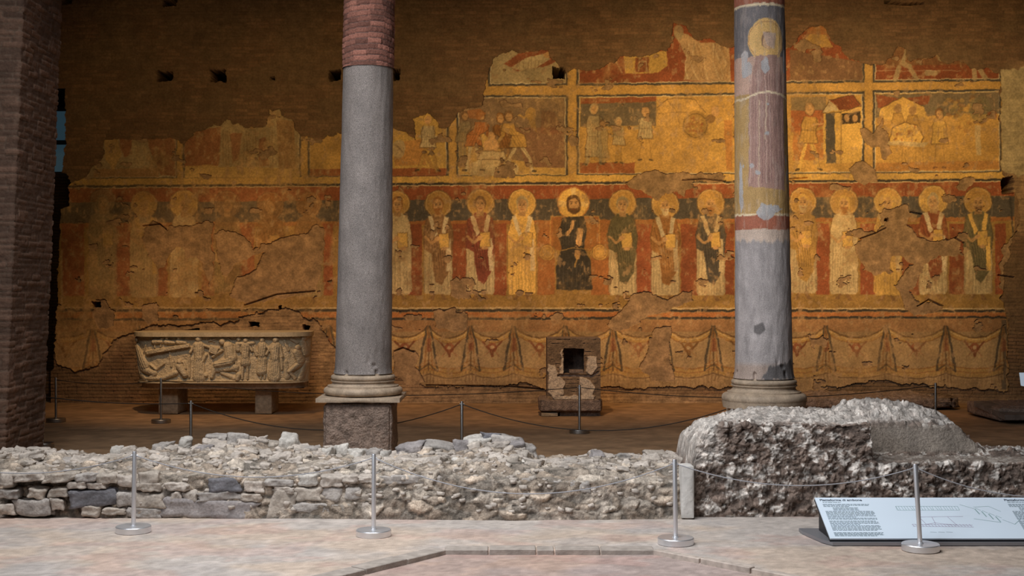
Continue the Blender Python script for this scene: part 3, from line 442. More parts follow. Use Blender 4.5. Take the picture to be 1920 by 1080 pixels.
# ---------------------------------------------------------------- painted back wall
WY = 17.8; K = WY / F
def build_back_wall():
    x0, y0, x1, y1 = 96, -30, 1960, 770
    X, Y, P, M, bare = paint_wall(x0, y0, x1, y1)
    solid = M * (1 - bare)                                     # 1 where painted plaster survives
    XX = (X - 960) * K; ZZ = H - (Y - 540) * K
    # brickwork courses
    row = np.floor((Y + (fb2(X / 90, Y / 90, 2, 5) - .5) * 5) / 6.6); fr = (Y + (fb2(X / 90, Y / 90, 2, 5) - .5) * 5) / 6.6 - row
    bx = X / 23. + hsh(row, row, seed=4) * 7; fx = bx - np.floor(bx); tone = hsh(np.floor(bx), row, seed=6)
    joint = np.maximum(sst(.22, .05, fr), np.maximum(sst(.06, .02, fx), 0)); rough = fb2(X / 9, Y / 9, 4, 61); big = fb2(X / 70, Y / 50, 4, 66)
    bc = BRICK * (.88 + .20 * tone[..., None]) * (1 - joint[..., None]) + MORTAR * .78 * joint[..., None]
    ren = sst(.42, .62, big)[..., None] * .75                     # old render and dirt smeared over the bricks
    up = sst(420, 120, Y)[..., None]; bc = bc * (1 - ren * .8) + MORTAR * .78 * (.85 + .3 * rough[..., None]) * ren * .8
    mc = MORTAR * (.86 + .42 * rough[..., None]) * (.85 + .25 * fb2(X / 20, Y / 14, 3, 71)[..., None])
    inside = (M > .5)
    # a zone of bare mortar between the plaster's lower edge and the floor
    low = polymask(np.array([(180, 570), (640, 560), (640, 640), (742, 720), (1000, 735), (1880, 745), (1960, 740), (1960, 430), (1880, 440), (1890, 120), (1960, 120), (1960, 770), (590, 770), (590, 640), (256, 632), (180, 690), (150, 700)], np.float32), X, Y, 20)
    pil = polymask(np.array([(1876, 130), (1922, 128), (1960, 130), (1960, 330), (1906, 330), (1876, 320)], np.float32), X + (rough - .5) * 12, Y + (rough - .5) * 12, 2)
    base = bc * (1 - low[..., None]) + mc * low[..., None]; base = np.where(inside[..., None], mc, base); base = base * (1 - pil[..., None]) + CREAM * .92 * (.8 + .3 * rough[..., None]) * pil[..., None]
    isp = solid > .5
    colr = np.where(isp[..., None], P, base)
    hgt = np.where(inside, .012 + .018 * rough, -.006 * joint + .008 * tone * (1 - joint) * (1 - ren[..., 0]) + .014 * rough) + .02 * (big - .5)
    hgt = np.where(isp, .040 + .004 * fb2(X / 30, Y / 30, 3, 90) + .02 * (big - .5), hgt)
    lower_brick = (1 - M) * (1 - low) * sst(600, 640, Y); hgt = hgt + lower_brick * (.012 * (1 - joint) - .004)
    hgt = hgt + low * (1 - M) * .03 * (fb2(X / 26, Y / 16, 4, 93) - .4)
    # cracks running through the plaster
    for k, pts in enumerate((((1280, 338), (1320, 336), (1360, 340)), ((1480, 336), (1512, 334)), ((1612, 448), (1640, 438), (1660, 428)), ((1706, 398), (1726, 402)), ((1720, 574), (1740, 562), (1766, 574)), ((1790, 446), (1806, 456)), ((270, 424), (300, 420), (312, 430)), ((740, 658), (756, 652), (776, 660)), ((1020, 730), (950, 724), (800, 722)), ((1870, 516), (1900, 520)), ((460, 572), (520, 552), (590, 546)))):
        cv = Canvas(x0, y0, x1, y1, 0.); 
        p = np.array(pts, np.float32); b = cv.box(p[:, 0].min(), p[:, 1].min(), p[:, 0].max(), p[:, 1].max(), 6); cv.a = np.zeros((cv.h, cv.w, 3), np.float32) if k < 0 else cv.a
        cv.line([(a, c) for a, c in pts], 2.4, (1, 1, 1)); m = cv.a[..., 0]; hgt = hgt - .05 * m
    # putlog holes: square sockets cut deep into the wall
    hole = np.zeros(X.shape, np.float32)
    for cx, cy, w2, h2 in ((309, 143, 13, 9), (409, 142, 13, 10), (628, 141, 11, 9), (742, 139, 7, 10), (1047, 137, 10, 10), (1888, 348, 11, 15), (1662, 413, 3, 3), (526, 576, 3, 3), (318, 4, 12, 7), (126, 3, 9, 5), (476, 608, 8, 4), (574, 614, 5, 4), (182, 571, 7, 5), (1052, 738, 3, 2), (510, 146, 4, 3)):
        q = (rough - .5) * 7; hole = np.maximum(hole, sst(1.12, .98, np.maximum(np.abs(X + q - cx) / w2, np.abs(Y + q - cy) / h2)))
    for pts in (((1660, 4), (1700, 8), (1730, 5)), ((330, 625), (372, 618))): 
        cv = Canvas(x0, y0, x1, y1, 0.); cv.line(pts, 5, (1, 1, 1)); hole = np.maximum(hole, cv.a[..., 0] * .6)
    hgt = hgt * (1 - hole) - .75 * hole; colr = colr * (1 - .35 * hole[..., None]); isp = isp & (hole < .3)  # sockets also darkened in colour: shade painted into the recesses
    # doorway beside the pier: the wall stops at a broken vertical edge
    edge = np.interp(Y, [164, 166, 260, 268, 300, 322, 330, 386, 392, 470, 600, 690, 700], [90, 122, 121, 124, 117, 117, 130, 131, 116, 112, 107, 100, 90]).astype(np.float32) + (rough - .5) * 9
    open_ = X < edge
    co_ = np.stack([XX, WY - hgt, ZZ], -1).reshape(-1, 3); nr, nc = X.shape; faces = grid_faces(nr, nc)[:, ::-1]
    fm = lambda A: (A[:-1, :-1] & A[1:, :-1] & A[:-1, 1:] & A[1:, 1:]).ravel()
    gone = (open_[:-1, :-1]).ravel(); ispf = fm(isp) & ~gone
    wall = sub_mesh('wall_back', co_, faces, ~ispf & ~gone, M_WALL, None, colr); tag(wall, kind='structure')
    root = tag(empty('wall_painting', (1.4, WY, .3)), 'huge faded ochre mural of haloed robed figures in three bands on the back wall', 'mural')
    Xf = X[:-1, :-1].ravel(); Yf = Y[:-1, :-1].ravel(); R = rowline(Xf); T = 170 - (Xf - 1050) * 12 / 820.
    fig = (Yf > R + 3) & (Yf < 579); cloth = Yf >= 600; bord = ((Yf >= 579) & (Yf < 600))
    done = fig | cloth | bord
    sub_mesh('figure_band', co_, faces, ispf & fig, M_PAINT, root, colr); sub_mesh('drapery_band', co_, faces, ispf & cloth, M_PAINT, root, colr); sub_mesh('striped_border', co_, faces, ispf & bord, M_PAINT, root, colr)
    for xa, xb, top in ((100, 331, 0), (346, 564, 0), (580, 839, 0), (856, 1064, 0), (1082, 1617, 0), (1637, 1874, 0), (900, 1064, 1), (1082, 1617, 1), (1637, 1874, 1)):
        k = (Xf >= xa) & (Xf <= xb) & ((Yf < T - 7) if top else ((Yf > (T + 10 if xa > 900 else 0)) & (Yf < R - 15))) & ~done
        if xa == 856: k = (Xf >= xa) & (Xf <= xb) & ((Yf > T + 10)) & (Yf < R - 15) & ~done
        o = sub_mesh('painted_scene', co_, faces, ispf & k, M_PAINT, root, colr); done = done | k
    sub_mesh('yellow_frame', co_, faces, ispf & ~done, M_PAINT, root, colr)
    # plain masonry above, beside and below the finely modelled part
    b = BM(); t = .5; xl, xr = (x0 - 960) * K, (x1 - 960) * K; zt, zb = H - (y0 - 540) * K, H - (y1 - 540) * K
    b.box(-9, 11, WY - .004, WY + t, zt - .004, 7.2); b.box(xr - .004, 11, WY - .004, WY + t, -.1, zt); b.box(-9, xl + .03, WY + .02, WY + t, 4.39, zt)
    b.box(-9, 11, WY + .36, WY + t, -.1, .41)
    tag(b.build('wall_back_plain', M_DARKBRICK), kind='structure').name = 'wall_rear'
    # room behind the doorway
    b = BM(); b.box(-9.2, -6.0, 21.5, 21.8, 0, 5.2); b.box(-9.2, -9.0, WY, 21.8, 0, 5.2); b.box(-6.1, -5.9, WY + .38, 21.8, 0, 5.2); b.box(-9.2, -5.9, WY + .4, 21.8, 5.0, 5.2)
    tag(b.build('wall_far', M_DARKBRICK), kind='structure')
    win = BM().box(-8.0, -7.2, 21.44, 21.47, 4.08, 4.56).box(-8.0, -7.2, 21.44, 21.47, 3.55, 4.0)
    pm = bpy.data.materials.new('daylit_glass'); pm.use_nodes = True; e = pm.node_tree.nodes['Principled BSDF']; e.inputs['Base Color'].default_value = (.2, .3, .35, 1); e.inputs['Emission Color'].default_value = (.20, .42, .56, 1); e.inputs['Emission Strength'].default_value = .07
    tag(win.build('window_1', pm), kind='structure')
build_back_wall()

# ---------------------------------------------------------------- floors, pier, ceiling, upper wall over the columns
def build_floor():
    step = .02; xs = np.arange(-6.5, 6.5 + step, step, dtype=np.float32); ys = np.concatenate([np.arange(5.2, 10.2, step), np.arange(10.2, 18.2, .06)]).astype(np.float32)
    X, Y = np.meshgrid(xs, ys); oct_ = np.array([(-.415, 7.80), (.87, 7.80), (1.62, 7.02), (1.62, 5.0), (-1.06, 5.0), (-1.06, 6.98)], np.float32)
    m = polymask(oct_, X, Y, .001); Z = -.022 * m + .006 * (fb2(X * 2, Y * 2, 3, 2) - .5) + .002 * (fb2(X * 14, Y * 14, 2, 5) - .5)
    n1 = fb2(X * 1.1, Y * 1.7, 5, 12)[..., None]; n2 = fb2(X * 3, Y * 5, 4, 14)[..., None]; n3 = fb2(X * 9, Y * 9, 4, 15)[..., None]; n4 = fb2(X * 30, Y * 34, 2, 19)[..., None]
    c = col(178, 168, 160) * (1 - sst(.40, .62, n1)) + col(186, 168, 152) * sst(.40, .62, n1); s = sst(.54, .68, n2); c = c * (1 - s * .35) + col(184, 150, 138) * s * .35; s = sst(.55, .66, fb2(X * 2.2 + 9, Y * 2.6, 4, 30)[..., None]); c = c * (1 - .3 * s) + col(164, 158, 156) * s * .3
    c = c * (.90 + .18 * n3) * (.88 + .24 * n4); c = np.where(m[..., None] > .5, c * col(238, 226, 226), c)
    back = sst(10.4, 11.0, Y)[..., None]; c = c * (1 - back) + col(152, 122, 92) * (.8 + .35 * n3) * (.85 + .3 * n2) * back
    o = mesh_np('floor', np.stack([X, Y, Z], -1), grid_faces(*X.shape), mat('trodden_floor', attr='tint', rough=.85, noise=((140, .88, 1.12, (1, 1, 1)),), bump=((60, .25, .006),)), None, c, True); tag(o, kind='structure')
    b = BM().box(-9.5, 11, -4, 5.21, -.2, -.004).box(-9.5, -6.48, 5.2, 22, -.2, -.004).box(6.48, 11, 5.2, 18.3, -.2, -.004); tag(b.build('floor_outer', mat('outer_floor', (.24, .20, .17), .9, noise=((4, .8, 1.2, (1, 1, 1)),)) ), kind='structure').name = 'floor'
build_floor()
def kerb(pts, w, name, label):
    root = tag(empty(name, (pts[0][0], pts[0][1], 0)), label, 'kerb'); rnd = random.Random(8)
    for (ax, ay), (bx, by) in zip(pts[:-1], pts[1:]):
        b = BM(); L = math.hypot(bx - ax, by - ay); b.box(.004, L - .006, -.024, w, -.03, .010 + rnd.uniform(-.002, .003), .004, 1)
        bmesh.ops.rotate(b.b, verts=b.b.verts, cent=(0, 0, 0), matrix=Matrix.Rotation(math.atan2(by - ay, bx - ax), 3, 'Z')); bmesh.ops.translate(b.b, verts=b.b.verts, vec=(ax, ay, 0)); b.build('kerb_stone', M_KERB, root)
M_KERB = mat('kerb_stone', (.36, .31, .27), .85, noise=((14, .75, 1.2, (1, 1, 1)),), bump=((60, .4, .008),)); M_PALEKERB = mat('pale_kerb', (.50, .42, .36), .8, noise=((20, .7, 1.2, (1, 1, 1)),))
kerb([(-.415, 7.80), (-.14, 7.80), (.15, 7.80), (.26, 7.80), (.54, 7.80), (.87, 7.80)], .10, 'stone_kerb', 'low grey stone kerb running straight across the front floor between two slanting kerbs')
kerb([(-1.06, 6.98), (-.845, 7.2533), (-.63, 7.5267), (-.415, 7.80)], .10, 'stone_kerb', 'grey stone kerb slanting to the lower left on the front floor')
M_KERB = M_PALEKERB; kerb([(.87, 7.80), (1.12, 7.54), (1.37, 7.28), (1.62, 7.02)], .03, 'stone_kerb', 'thin pale marble kerb slanting to the lower right on the front floor')
b = BM(); SH = .05
def shear_box(x0, x1, y0, y1, z0, z1, lean):
    b = BM().box(x0, x1, y0, y1, z0, z1)
    bmesh.ops.subdivide_edges(b.b, edges=b.b.edges, cuts=2, use_grid_fill=True)
    for v in b.b.verts: v.co.x += lean * v.co.z
    return b
def build_pier():
    # brick pier: courses modelled in the surface
    xr, ya, yb, zt = -4.46, 11.2, 12.12, 4.95; s = .012
    us = np.concatenate([-np.arange(0, 2.2, s)[::-1], np.arange(s, (yb - ya) + s, s)]).astype(np.float32); zs = np.arange(0, zt, s, dtype=np.float32); U, Z = np.meshgrid(us, zs)
    X = xr + np.minimum(U, 0); Y = ya + np.maximum(U, 0)
    W = Z + (fb2(U * 2, Z * 2, 3, 7) - .5) * .05; row = np.floor(W / .052); fr = W / .052 - row; bx = U / .22 + hsh(row, row, seed=3) * 5; fx = bx - np.floor(bx); tone = hsh(np.floor(bx), row, seed=9); joint = np.maximum(sst(.24, .06, fr), sst(.07, .02, fx)); rough = fb2(U * 12, Z * 14, 4, 15)
    h = .014 * (1 - joint) * (.4 + .8 * tone) + .016 * rough; c = col(104, 80, 66) * (.80 + .3 * tone[..., None]) * (1 - joint[..., None]) + col(124, 102, 86) * .8 * joint[..., None]; c = c * (.75 + .45 * fb2(U * 1.5, Z * 1.2, 4, 19)[..., None])
    front = (U < 0); X = X + np.where(front, 0, h); Y = Y - np.where(front, h, 0); X = X + .042 * Z
    o = mesh_np('wall_pier', np.stack([X, Y, Z], -1), grid_faces(*X.shape), M_WALL, None, c); return tag(o, kind='structure')
build_pier()
tag(BM().box(-9.2, -6.2, 11.5, 12.1, 0, 4.95).box(-6.55, -4.62, 11.95, 12.1, 0, 4.95).build('wall_left', M_PIER), kind='structure')
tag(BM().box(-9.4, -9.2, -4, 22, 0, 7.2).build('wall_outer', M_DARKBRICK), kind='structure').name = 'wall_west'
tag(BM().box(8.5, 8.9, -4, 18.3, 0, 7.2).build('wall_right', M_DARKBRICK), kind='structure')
tag(BM().box(-9.4, 9, 11.0, 11.9, 4.98, 7.2).build('wall_colonnade', M_PIER), kind='structure')  # unseen upper wall and ceiling, put in so high front daylight misses the back wall
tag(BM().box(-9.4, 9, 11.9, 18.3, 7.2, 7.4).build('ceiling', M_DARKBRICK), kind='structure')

# ---------------------------------------------------------------- columns
def ring_mesh(name, z0, z1, rf, cx, cy, lean, mat_, parent, colf=None, dz=.01, n=220, disp=None):
    zs = np.linspace(z0, z1, max(2, int((z1 - z0) / dz)), dtype=np.float32); th = np.arange(n, dtype=np.float32) / n * 2 * np.pi; T, Z = np.meshgrid(th, zs); R = rf(Z)
    if disp is not None: R = R + disp(T, Z)
    X = cx + lean * (Z - .8) + R * np.cos(T); Y = cy + R * np.sin(T)
    return mesh_np(name, np.stack([X, Y, Z], -1), grid_faces(len(zs), n, True), mat_, parent, None if colf is None else colf(T, Z), True)
def torus_profile(steps):
    """steps: (kind, r0, z0, r1, z1) going up"""
    out = []
    for kind, r0, za, r1, zb in steps:
        if kind == 't':
            for k in range(9): a = -math.pi / 2 + math.pi * k / 8; out.append(((r0 + r1) / 2 + (zb - za) / 2 * math.cos(a), (za + zb) / 2 + (zb - za) / 2 * math.sin(a)))
        elif kind == 'c':
            for k in range(7): a = math.pi * k / 6; out.append(((r0 + (r1 - r0) * k / 6) - (zb - za) * .32 * math.sin(a), za + (zb - za) * k / 6))
        else: out += [(r0, za), (r1, zb)]
    return out
def rough_block(name, x0, x1, y0, y1, z0, z1, mat_, parent, amp=.012, seed=0, step=.014, chip=.02, sc=9):
    n = [max(2, int((b - a) / step)) for a, b in ((x0, x1), (y0, y1), (z0, z1))]; bm = bmesh.new()
    bmesh.ops.create_cube(bm, size=1); me = None
    vs, fs = [], []; base = 0; ax = [(x0, x1), (y0, y1), (z0, z1)]
    for d in range(3):
        e, f = [k for k in range(3) if k != d]
        for side in (0, 1):
            A, B = np.meshgrid(np.linspace(*ax[e], n[e] + 1), np.linspace(*ax[f], n[f] + 1), indexing='ij'); P = np.zeros(A.shape + (3,), np.float32); P[..., d] = ax[d][side]; P[..., e] = A; P[..., f] = B
            g = grid_faces(*A.shape) + base; vs.append(P.reshape(-1, 3)); fs.append(g if (side == 0) == (d != 1) else g[:, ::-1]); base += A.size
    bm.free(); V = np.concatenate(vs); Fc = np.concatenate(fs)
    c = np.array([(a + b) / 2 for a, b in ax], np.float32); hf = np.array([(b - a) / 2 for a, b in ax], np.float32); q = (V - c) / hf
    nn = fb3(V[:, 0] * sc + seed * 7.3, V[:, 1] * sc, V[:, 2] * sc, 4, seed + 1); dist = np.sort(1 - np.abs(q), axis=1); near = np.clip(1 - dist[:, 1] * hf.min() / .03, 0, 1)   # edges get worn
    d = (nn - .55) * 2 * amp - near * chip * (.3 + nn); V = V + np.sign(q) * (np.abs(q) > .999) * d[:, None]
    V = V - (V - c) / np.maximum(np.linalg.norm(V - c, axis=1, keepdims=True), 1e-4) * (near * chip * .5)[:, None]
    return mesh_np(name, V, Fc, mat_, parent, None)
def paint_column(T, Z):
    """painted plaster on the upper shaft: panel with a large haloed robed figure"""
    ang = ((T + np.pi / 2 + np.pi) % (2 * np.pi)) - np.pi          # 0 faces the nave
    cv = Canvas(-160, -20, 160, 452, col(148, 142, 140), 2.0); rnd = random.Random(4); o = 0
    cv.poly([(-160, -40), (160, -40), (160, 432), (-160, 432)], OCHRE * .78); cv.poly([(-160, -40), (160, -40), (160, 110), (-160, 110)], SLATE * 1.05)
    cv.poly([(-160, -40), (160, -40), (160, 6), (-160, 6)], RED * .9); cv.poly([(-160, 6), (160, 6), (160, 11), (-160, 11)], CREAM * 1.02)
    cv.poly([(-160, 106), (160, 106), (160, 176), (-160, 176)], col(170, 136, 118)); cv.ell(4, 76, 38, 42, OCHRE * 1.0); cv.ring(4, 76, 36, 2, UMBER, .7)
    cv.poly([(-18, 104), (26, 104), (42, 180), (40, 356), (-34, 350), (-32, 180)], col(142, 108, 96)); folds(cv, -30, 38, 130, 348, 13, col(110, 74, 74), .6, rnd, 6); folds(cv, -30, 38, 130, 348, 6, col(196, 164, 150), .5, rnd, 6)
    cv.ell(6, 76, 13, 17, BROWN); cv.ell(6, 80, 10, 13, SKIN * .95); cv.poly([(-4, 60), (24, 62), (20, 92), (4, 86)], col(176, 150, 134), .8); cv.line([(-12, 190), (-14, 350)], 2, CREAM, .6); cv.line([(2, 180), (-2, 260)], 3, CREAM, .5)
    cv.line([(-50, 186), (-20, 178), (0, 172), (30, 176), (60, 184)], 4, CREAM * 1.05, .9); cv.line([(-160, 180), (-50, 186)], 4, CREAM, .8); cv.line([(60, 184), (160, 180)], 4, CREAM, .8)
    cv.poly([(-160, 404), (160, 404), (160, 430), (-160, 430)], RED * .92); cv.poly([(-160, 400), (160, 400), (160, 404), (-160, 404)], CREAM); cv.poly([(-160, 430), (160, 430), (160, 460), (-160, 460)], col(176, 156, 140))
    grey = col(150, 150, 152)
    for cx, cy, rx, ry in ((-42, 112, 10, 24), (-36, 130, 12, 18), (50, 116, 8, 26), (0, 122, 9, 14), (-3, 396, 17, 16), (14, 392, 16, 7), (-28, 310, 5, 6), (-16, 324, 5, 5), (2, 250, 5, 3), (48, 300, 3, 12), (50, 330, 4, 18), (-52, 350, 6, 60), (-46, 310, 2, 4), (4, 196, 3, 3)): cv.poly([(cx + rx * rnd.uniform(.7, 1.2) * math.cos(a), cy + ry * rnd.uniform(.7, 1.2) * math.sin(a)) for a in np.linspace(0, 6.0, 11)], grey, .95)
    py = 540 - (Z - H) * F / 11.0; pxx = ang * 50
    jx = np.clip(np.rint((pxx + 160 + (fb2(pxx / 8, py / 8, 2, 3) - .5) * 4) * 2), 0, cv.w - 1).astype(int); jy = np.clip(np.rint((py + 20 + (fb2(pxx / 8, py / 8, 2, 5) - .5) * 4) * 2), 0, cv.h - 1).astype(int); c = cv.a[jy, jx]
    n = fb2(ang * 8, Z * 10, 4, 7)[..., None]; fade = .22 + .25 * sst(.5, .7, n); c = (c * (1 - fade) + col(168, 150, 138) * fade) * 1.22
    low = sst(448, 456, py + (n[..., 0] - .5) * 14)[..., None]; g = col(172, 163, 160) * (.86 + .28 * fb2(ang * 5, Z * 6, 4, 9)[..., None])
    st = polymask(np.array([(-12, 545), (4, 538), (8, 552), (-2, 562), (-12, 558)], np.float32), pxx + 14, py - 66, 2)[..., None]; g = g * (1 - .35 * st)
    dmg = polymask(np.array([(-10, 700), (2, 684), (50, 676), (60, 712), (-14, 712)], np.float32), pxx, py + (n[..., 0] - .5) * 20, 3)[..., None]; g = g * (1 - .4 * dmg); foot = sst(676, 690, py)[..., None] * (1 - dmg); g = g * (1 - .5 * foot) + col(170, 140, 118) * .5 * foot
    return c * (1 - low) + g * low
def column(cx, cy, lean, label, painted):
    root = tag(empty('column', (cx, cy, 0)), label, 'column')
    if not painted:
        rough_block('pedestal', cx - .315, cx + .285, cy - .32, cy + .28, 0, .605, M_TUFF, root, .014, 3, .012, .03)
        rough_block('plinth', cx - .385, cx + .37, cy - .37, cy + .36, .60, .658, M_MARBLE, root, .003, 5, .02, .012)
        prof = torus_profile([('t', .315, .655, .315, .725), ('l', .315, .728, .315, .738), ('c', .295, .738, .275, .775), ('l', .285, .775, .285, .785), ('t', .262, .785, .262, .832), ('l', .252, .834, .248, .848)])
        z0, zm, zt = .845, 3.55, 4.98; r = lambda Z: .2515 - (Z - .85) * .0115 + .012 * np.exp(-(Z - .845) / .03)
    else:
        rough_block('pedestal', cx - .29, cx + .29, cy - .29, cy + .29, 0, .56, M_MARBLE, root, .004, 7, .02, .012)
        prof = torus_profile([('l', .355, .56, .365, .62), ('t', .325, .60, .325, .685), ('l', .318, .69, .318, .70), ('c', .30, .70, .275, .745), ('l', .285, .748, .285, .758), ('t', .26, .758, .26, .805), ('l', .25, .808, .246, .82)])
        z0, zm, zt = .815, 4.98, 4.98; r = lambda Z: .2485 - (Z - .82) * .0095 + .016 * np.exp(-(Z - .815) / .05)
    bz = BM().lathe(prof, cx, cy, 96); o = bz.build('base_moulding', M_MARBLE, root, True, 40); o['label'] = 'worn cream marble base with two rounded rings'
    dsp = lambda T, Z: .004 * (fb2(T * 6, Z * 6, 4, 3) - .5) * 2 - .02 * sst(.66, .72, fb2(T * 3, Z * 7, 3, 44)) * sst(1.05, .86, Z)
    if painted:
        o = ring_mesh('shaft', z0, zt, r, cx, cy, lean, M_COLPAINT, root, paint_column, .009, 420, dsp); o['label'] = 'grey granite shaft, upper part coated with painted plaster'
    else:
        ring_mesh('shaft', z0, zm, r, cx, cy, lean, M_GRANITE, root, None, .012, 200, dsp)
        def bd(T, Z):
            W = Z + .012 * np.sin(T * 2 + 1) + .014 * (fb2(T * 3, Z * 3, 2, 9) - .5); row = np.floor(W / .049); fr = W / .049 - row; bx = T * 1.9 + hsh(row, row, seed=2) * 9; return .012 * (1 - sst(.22, .05, fr)) + .006 * hsh(np.floor(bx), row, seed=8) - .012 + .006 * fb2(T * 10, Z * 14, 3, 4)
        def bc(T, Z):
            W = Z + .012 * np.sin(T * 2 + 1) + .014 * (fb2(T * 3, Z * 3, 2, 9) - .5); row = np.floor(W / .049); fr = W / .049 - row; bx = T * 1.9 + hsh(row, row, seed=2) * 9; j = sst(.2, .06, fr)[..., None]; return col(142, 96, 82) * (.76 + .45 * hsh(np.floor(bx), row, seed=8)[..., None]) * (1 - j) + col(120, 96, 88) * j
        o = ring_mesh('brick_section', zm, zt, lambda Z: .2245 - (Z - 3.5) * .006, cx, cy, lean, M_RUBBLE, root, bc, .007, 320, bd); o['label'] = 'curved red brick upper part of the shaft'
    return root
column(-1.325, 11.4, .0165, 'grey granite column with a red brick top section, left of the two', False)
column(2.205, 11.2, -.0125, 'column with painted plaster on its upper shaft, right of the two', True)
# ---------------------------------------------------------------- rubble walls
def sweep(name, keys, x0, x1, step, mat_, parent, seed, amp, cell, tint, smooth_zone=None, rag=.02):
    """keys: px -> list of (Y, z) profile points, front foot to back foot; linearly blended along x. Returns object"""
    kx = [k[0] for k in keys]; xs = np.arange(x0, x1 + step, step, dtype=np.float32); npt = len(keys[0][1]); cnt = keys[0][2]
    prof = np.array([k[1] for k in keys], np.float32)                       # k, npt, 2
    P = np.stack([[np.interp(xs, kx, prof[:, i, j]) for j in range(2)] for i in range(npt)], 0).transpose(2, 0, 1)   # nx, npt, 2
    rows = []
    for i in range(npt - 1):
        for t in np.arange(0, 1, 1 / cnt[i]): rows.append(P[:, i] * (1 - t) + P[:, i + 1] * t)
    rows.append(P[:, -1]); R = np.stack(rows, 0)                            # nrow, nx, 2
    Yd = R[..., 0]; Zd = R[..., 1]; Xw = (xs[None, :] * 9.2 / F) * np.ones_like(Yd)
    dY = np.gradient(Yd, axis=0); dZ = np.gradient(Zd, axis=0); L = np.hypot(dY, dZ) + 1e-6; nY, nZ = -dZ / L, dY / L
    for _ in range(2): nY = (np.roll(nY, 1, 0) + nY + np.roll(nY, -1, 0)) / 3; nZ = (np.roll(nZ, 1, 0) + nZ + np.roll(nZ, -1, 0)) / 3
    wx = (fb3(Xw * 6, Yd * 6, Zd * 6, 3, seed) - .5) * .08; wz = (fb3(Xw * 6, Yd * 6, Zd * 6, 3, seed + 5) - .5) * .06
    f1, f2, cid = vor3((Xw + wx) / cell[0], (Yd + wx) / cell[1], (Zd + wz) / cell[2], seed + 9); g1, g2, cid2 = vor3((Xw + wz) / .045, (Yd) / .045, (Zd + wx) / .035, seed + 19)
    gap = sst(.02, .22, f2 - f1); gap2 = sst(.0, .25, g2 - g1); fine = fb3(Xw * 22, Yd * 22, Zd * 22, 4, seed + 30)
    top = np.clip(nZ, 0, 1); broad = fb3(Xw * 3.5, Yd * 5, Zd * 5, 3, seed + 50); emb = sst(.38, .56, broad)     # stones show only where the mortar has washed out
    D = amp * emb * ((cid - .35) * 1.0 * gap + (gap - 1) * .3) + amp * 1.6 * (broad - .5) + amp * .30 * (cid2 - .4) * gap2 + amp * 1.1 * (fine - .5) + rag * (1 - .5 * top) * (fb3(Xw * 20, Yd * 20, Zd * 24, 4, seed + 60, .66) - .5)
    c = tint(Xw, Yd, Zd, cid, gap, cid2, fine)
    if smooth_zone is not None:
        z = smooth_zone(Xw, Yd, Zd)[..., None]; D = D * (1 - z[..., 0] * .9); c = c * (1 - z) + col(150, 138, 126) * (.82 + .3 * fb3(Xw * 7, Yd * 7, Zd * 7, 4, seed + 40)[..., None]) * z
    edge = np.minimum(sst(-.02, .05, Zd), 1); D = D * (.25 + .75 * edge)
    V = np.stack([Xw + D * .12, Yd + nY * D, np.maximum(Zd + nZ * D, 0)], -1); V[0, :, 2] = -.01; V[-1, :, 2] = -.01
    nr, nc = Yd.shape; G = grid_faces(nr, nc); i = np.arange(nr // 2 - 1); ends = [np.stack([(i + 1) * nc + e, i * nc + e, (nr - 1 - i) * nc + e, (nr - 2 - i) * nc + e], 1)[:, ::(1 if e == 0 else -1)] for e in (0, nc - 1)]
    return mesh_np(name, V, np.concatenate([G] + ends), mat_, parent, c), V, P, xs
PALE = col(196, 182, 166)
def tint_low(X, Y, Z, cid, gap, cid2, fine):
    c = PALE * (.64 + .46 * cid[..., None]); warm = sst(.35, .8, hsh(np.floor(cid * 997), np.floor(cid * 331), seed=5))[..., None]; c = c * (1 - warm * .35) + col(172, 146, 122) * .35 * warm
    return c * (.80 + .3 * cid2[..., None]) * (.82 + .3 * fine[..., None]) * (.80 + .2 * gap[..., None])
def tint_high(X, Y, Z, cid, gap, cid2, fine):
    p_ = X * F / 9.2 + 960; patch = fb3(X * 15, Y * 15, Z * 18, 4, 88, .7)[..., None]; top = sst(.56, .62, Z)[..., None] * sst(9.0, 9.08, Y)[..., None]; q = np.clip(sst(.50, .60, patch) + top * .8 + .75 * (sst(1350, 1325, p_) * sst(.30, .40, Z))[..., None], 0, 1); c = col(126, 109, 98) * (1 - q) + col(220, 210, 200) * q; c = np.where(cid[..., None] < .22, c * .85, c)
    return c * (.78 + .34 * cid2[..., None]) * (.78 + .36 * fine[..., None])
CN = [26, 14, 6, 46, 8, 20]
